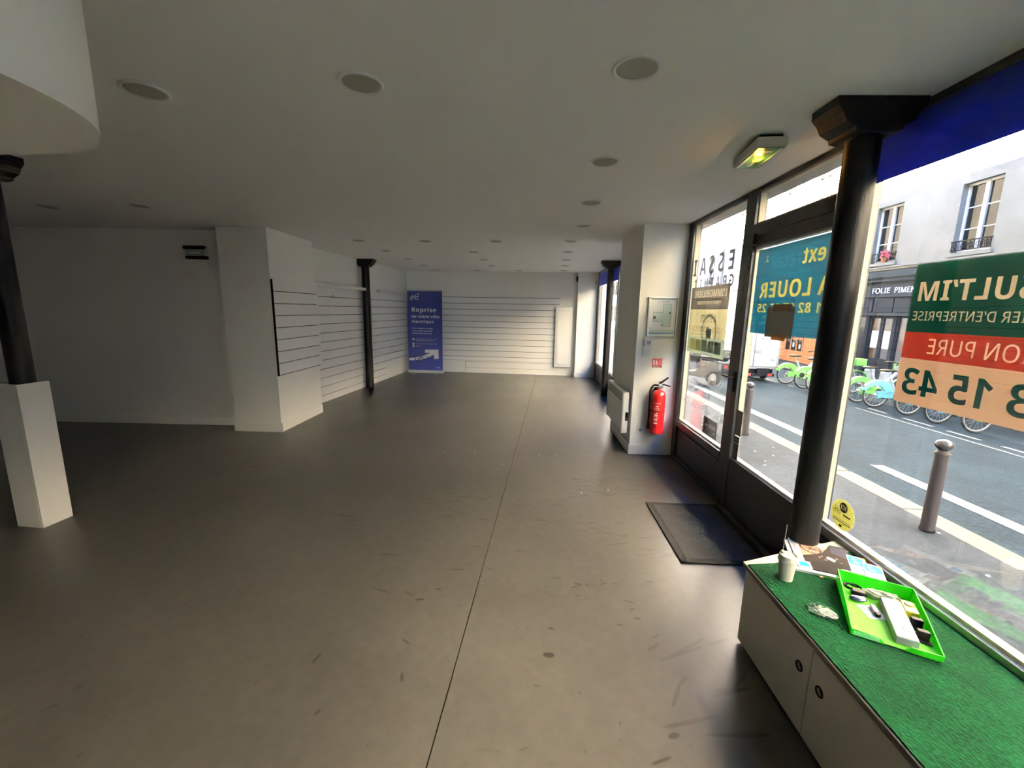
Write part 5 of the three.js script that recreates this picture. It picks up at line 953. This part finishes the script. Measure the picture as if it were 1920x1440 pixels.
{ // poster on the large window
  const art = canvasTex(1148, 1024, (c, w, h) => {
    c.fillStyle = '#2a665c'; c.fillRect(0, 0, w, 490); c.fillStyle = '#ab5f53'; c.fillRect(0, 490, w, 196); c.fillStyle = '#c8b6a5'; c.fillRect(0, 686, w, h - 686);
    const right = (s, x, y, wd) => { const m = c.measureText(s).width; c.save(); c.translate(x - wd, y); c.scale(wd / m, 1); c.fillText(s, 0, 0); c.restore(); };
    c.fillStyle = '#d0c4b4'; c.font = 'bold 190px sans-serif'; right('CONSULT\u2019IM', 1118, 265, 1010); c.font = '92px sans-serif'; right('IMMOBILIER D\u2019ENTREPRISE', 1122, 405, 960);
    c.fillStyle = '#dacbbd'; c.font = '150px sans-serif'; right('LOCATION PURE', 985, 640, 900); c.fillStyle = '#1f5c5d'; c.font = 'bold 270px sans-serif'; right('43 15 43', 1112, 950, 850);
  });
  const t = thing('poster', 'green, red and tan agency poster on the large window', 'poster', st(1.566, UG + 0.001, 1.24), GT);
  mesh('print', sheet(0.80, 0.61, 0.0008), trans(art, 0.42), t, 0, 0.305, 0);
  const ici = thing('window_sticker', 'round pale yellow sticker with a black badge by the iron column', 'sticker', st(2.143, UG + 0.001, 0.571), GT);
  const artI = canvasTex(512, 512, (c, w, h) => {
    c.fillStyle = '#e9e9a8'; c.fillRect(0, 0, w, h); c.fillStyle = '#2a2a20'; c.beginPath(); c.arc(256, 130, 84, 0, 7); c.fill(); c.fillStyle = '#ecebc0'; c.font = 'bold 92px sans-serif'; c.fillText('ICI', 190, 164);
    c.strokeStyle = '#55553c'; c.lineWidth = 8; for (const x of [340, 440]) { c.beginPath(); c.arc(x, 240, 30, 0, 7); c.stroke(); } c.beginPath(); c.moveTo(340, 240); c.lineTo(370, 190); c.lineTo(440, 240); c.moveTo(400, 200); c.lineTo(440, 160); c.stroke();
    c.fillStyle = '#2a2a20'; c.font = 'bold 40px sans-serif'; c.fillRect(90, 240, 150, 24); c.fillRect(70, 352, 372, 8); c.fillRect(60, 380, 392, 14); c.fillRect(236, 430, 60, 44); c.fillRect(180, 408, 60, 8);
  });
  const g = flat(new THREE.CylinderGeometry(0.083, 0.083, 0.0006, 48).rotateX(PI / 2)), p = g.attributes.position, uv = new Float32Array(p.count * 2); for (let i = 0; i < p.count; i++) { uv[i * 2] = p.getX(i) / 0.166 + 0.5; uv[i * 2 + 1] = p.getY(i) / 0.166 + 0.5; } g.setAttribute('uv', new THREE.BufferAttribute(uv, 2));
  mesh('print', g, trans(artI, 0.35), ici);
  const word = (txt, s1, y, size, label) => { const gg = new TextGeometry(txt, { font, size, depth: 0.0006, curveSegments: 5 }); gg.computeBoundingBox(); gg.translate(-gg.boundingBox.max.x, 0, 0); solo('band_lettering', label, 'lettering', gg, std({ color: lin(0.008, 0.014, 0.06), roughness: 0.7 }), st(s1, UF + 0.0175, y), GT); };
  word('CYCLES', 1.80, 2.405, 0.075, 'upper dark line of letters on the blue band over the bench'); word('\u00c9LECTRIQUES', 1.94, 2.30, 0.075, 'lower dark line of letters on the blue band over the bench');
}
renderer.render(scene, camera);
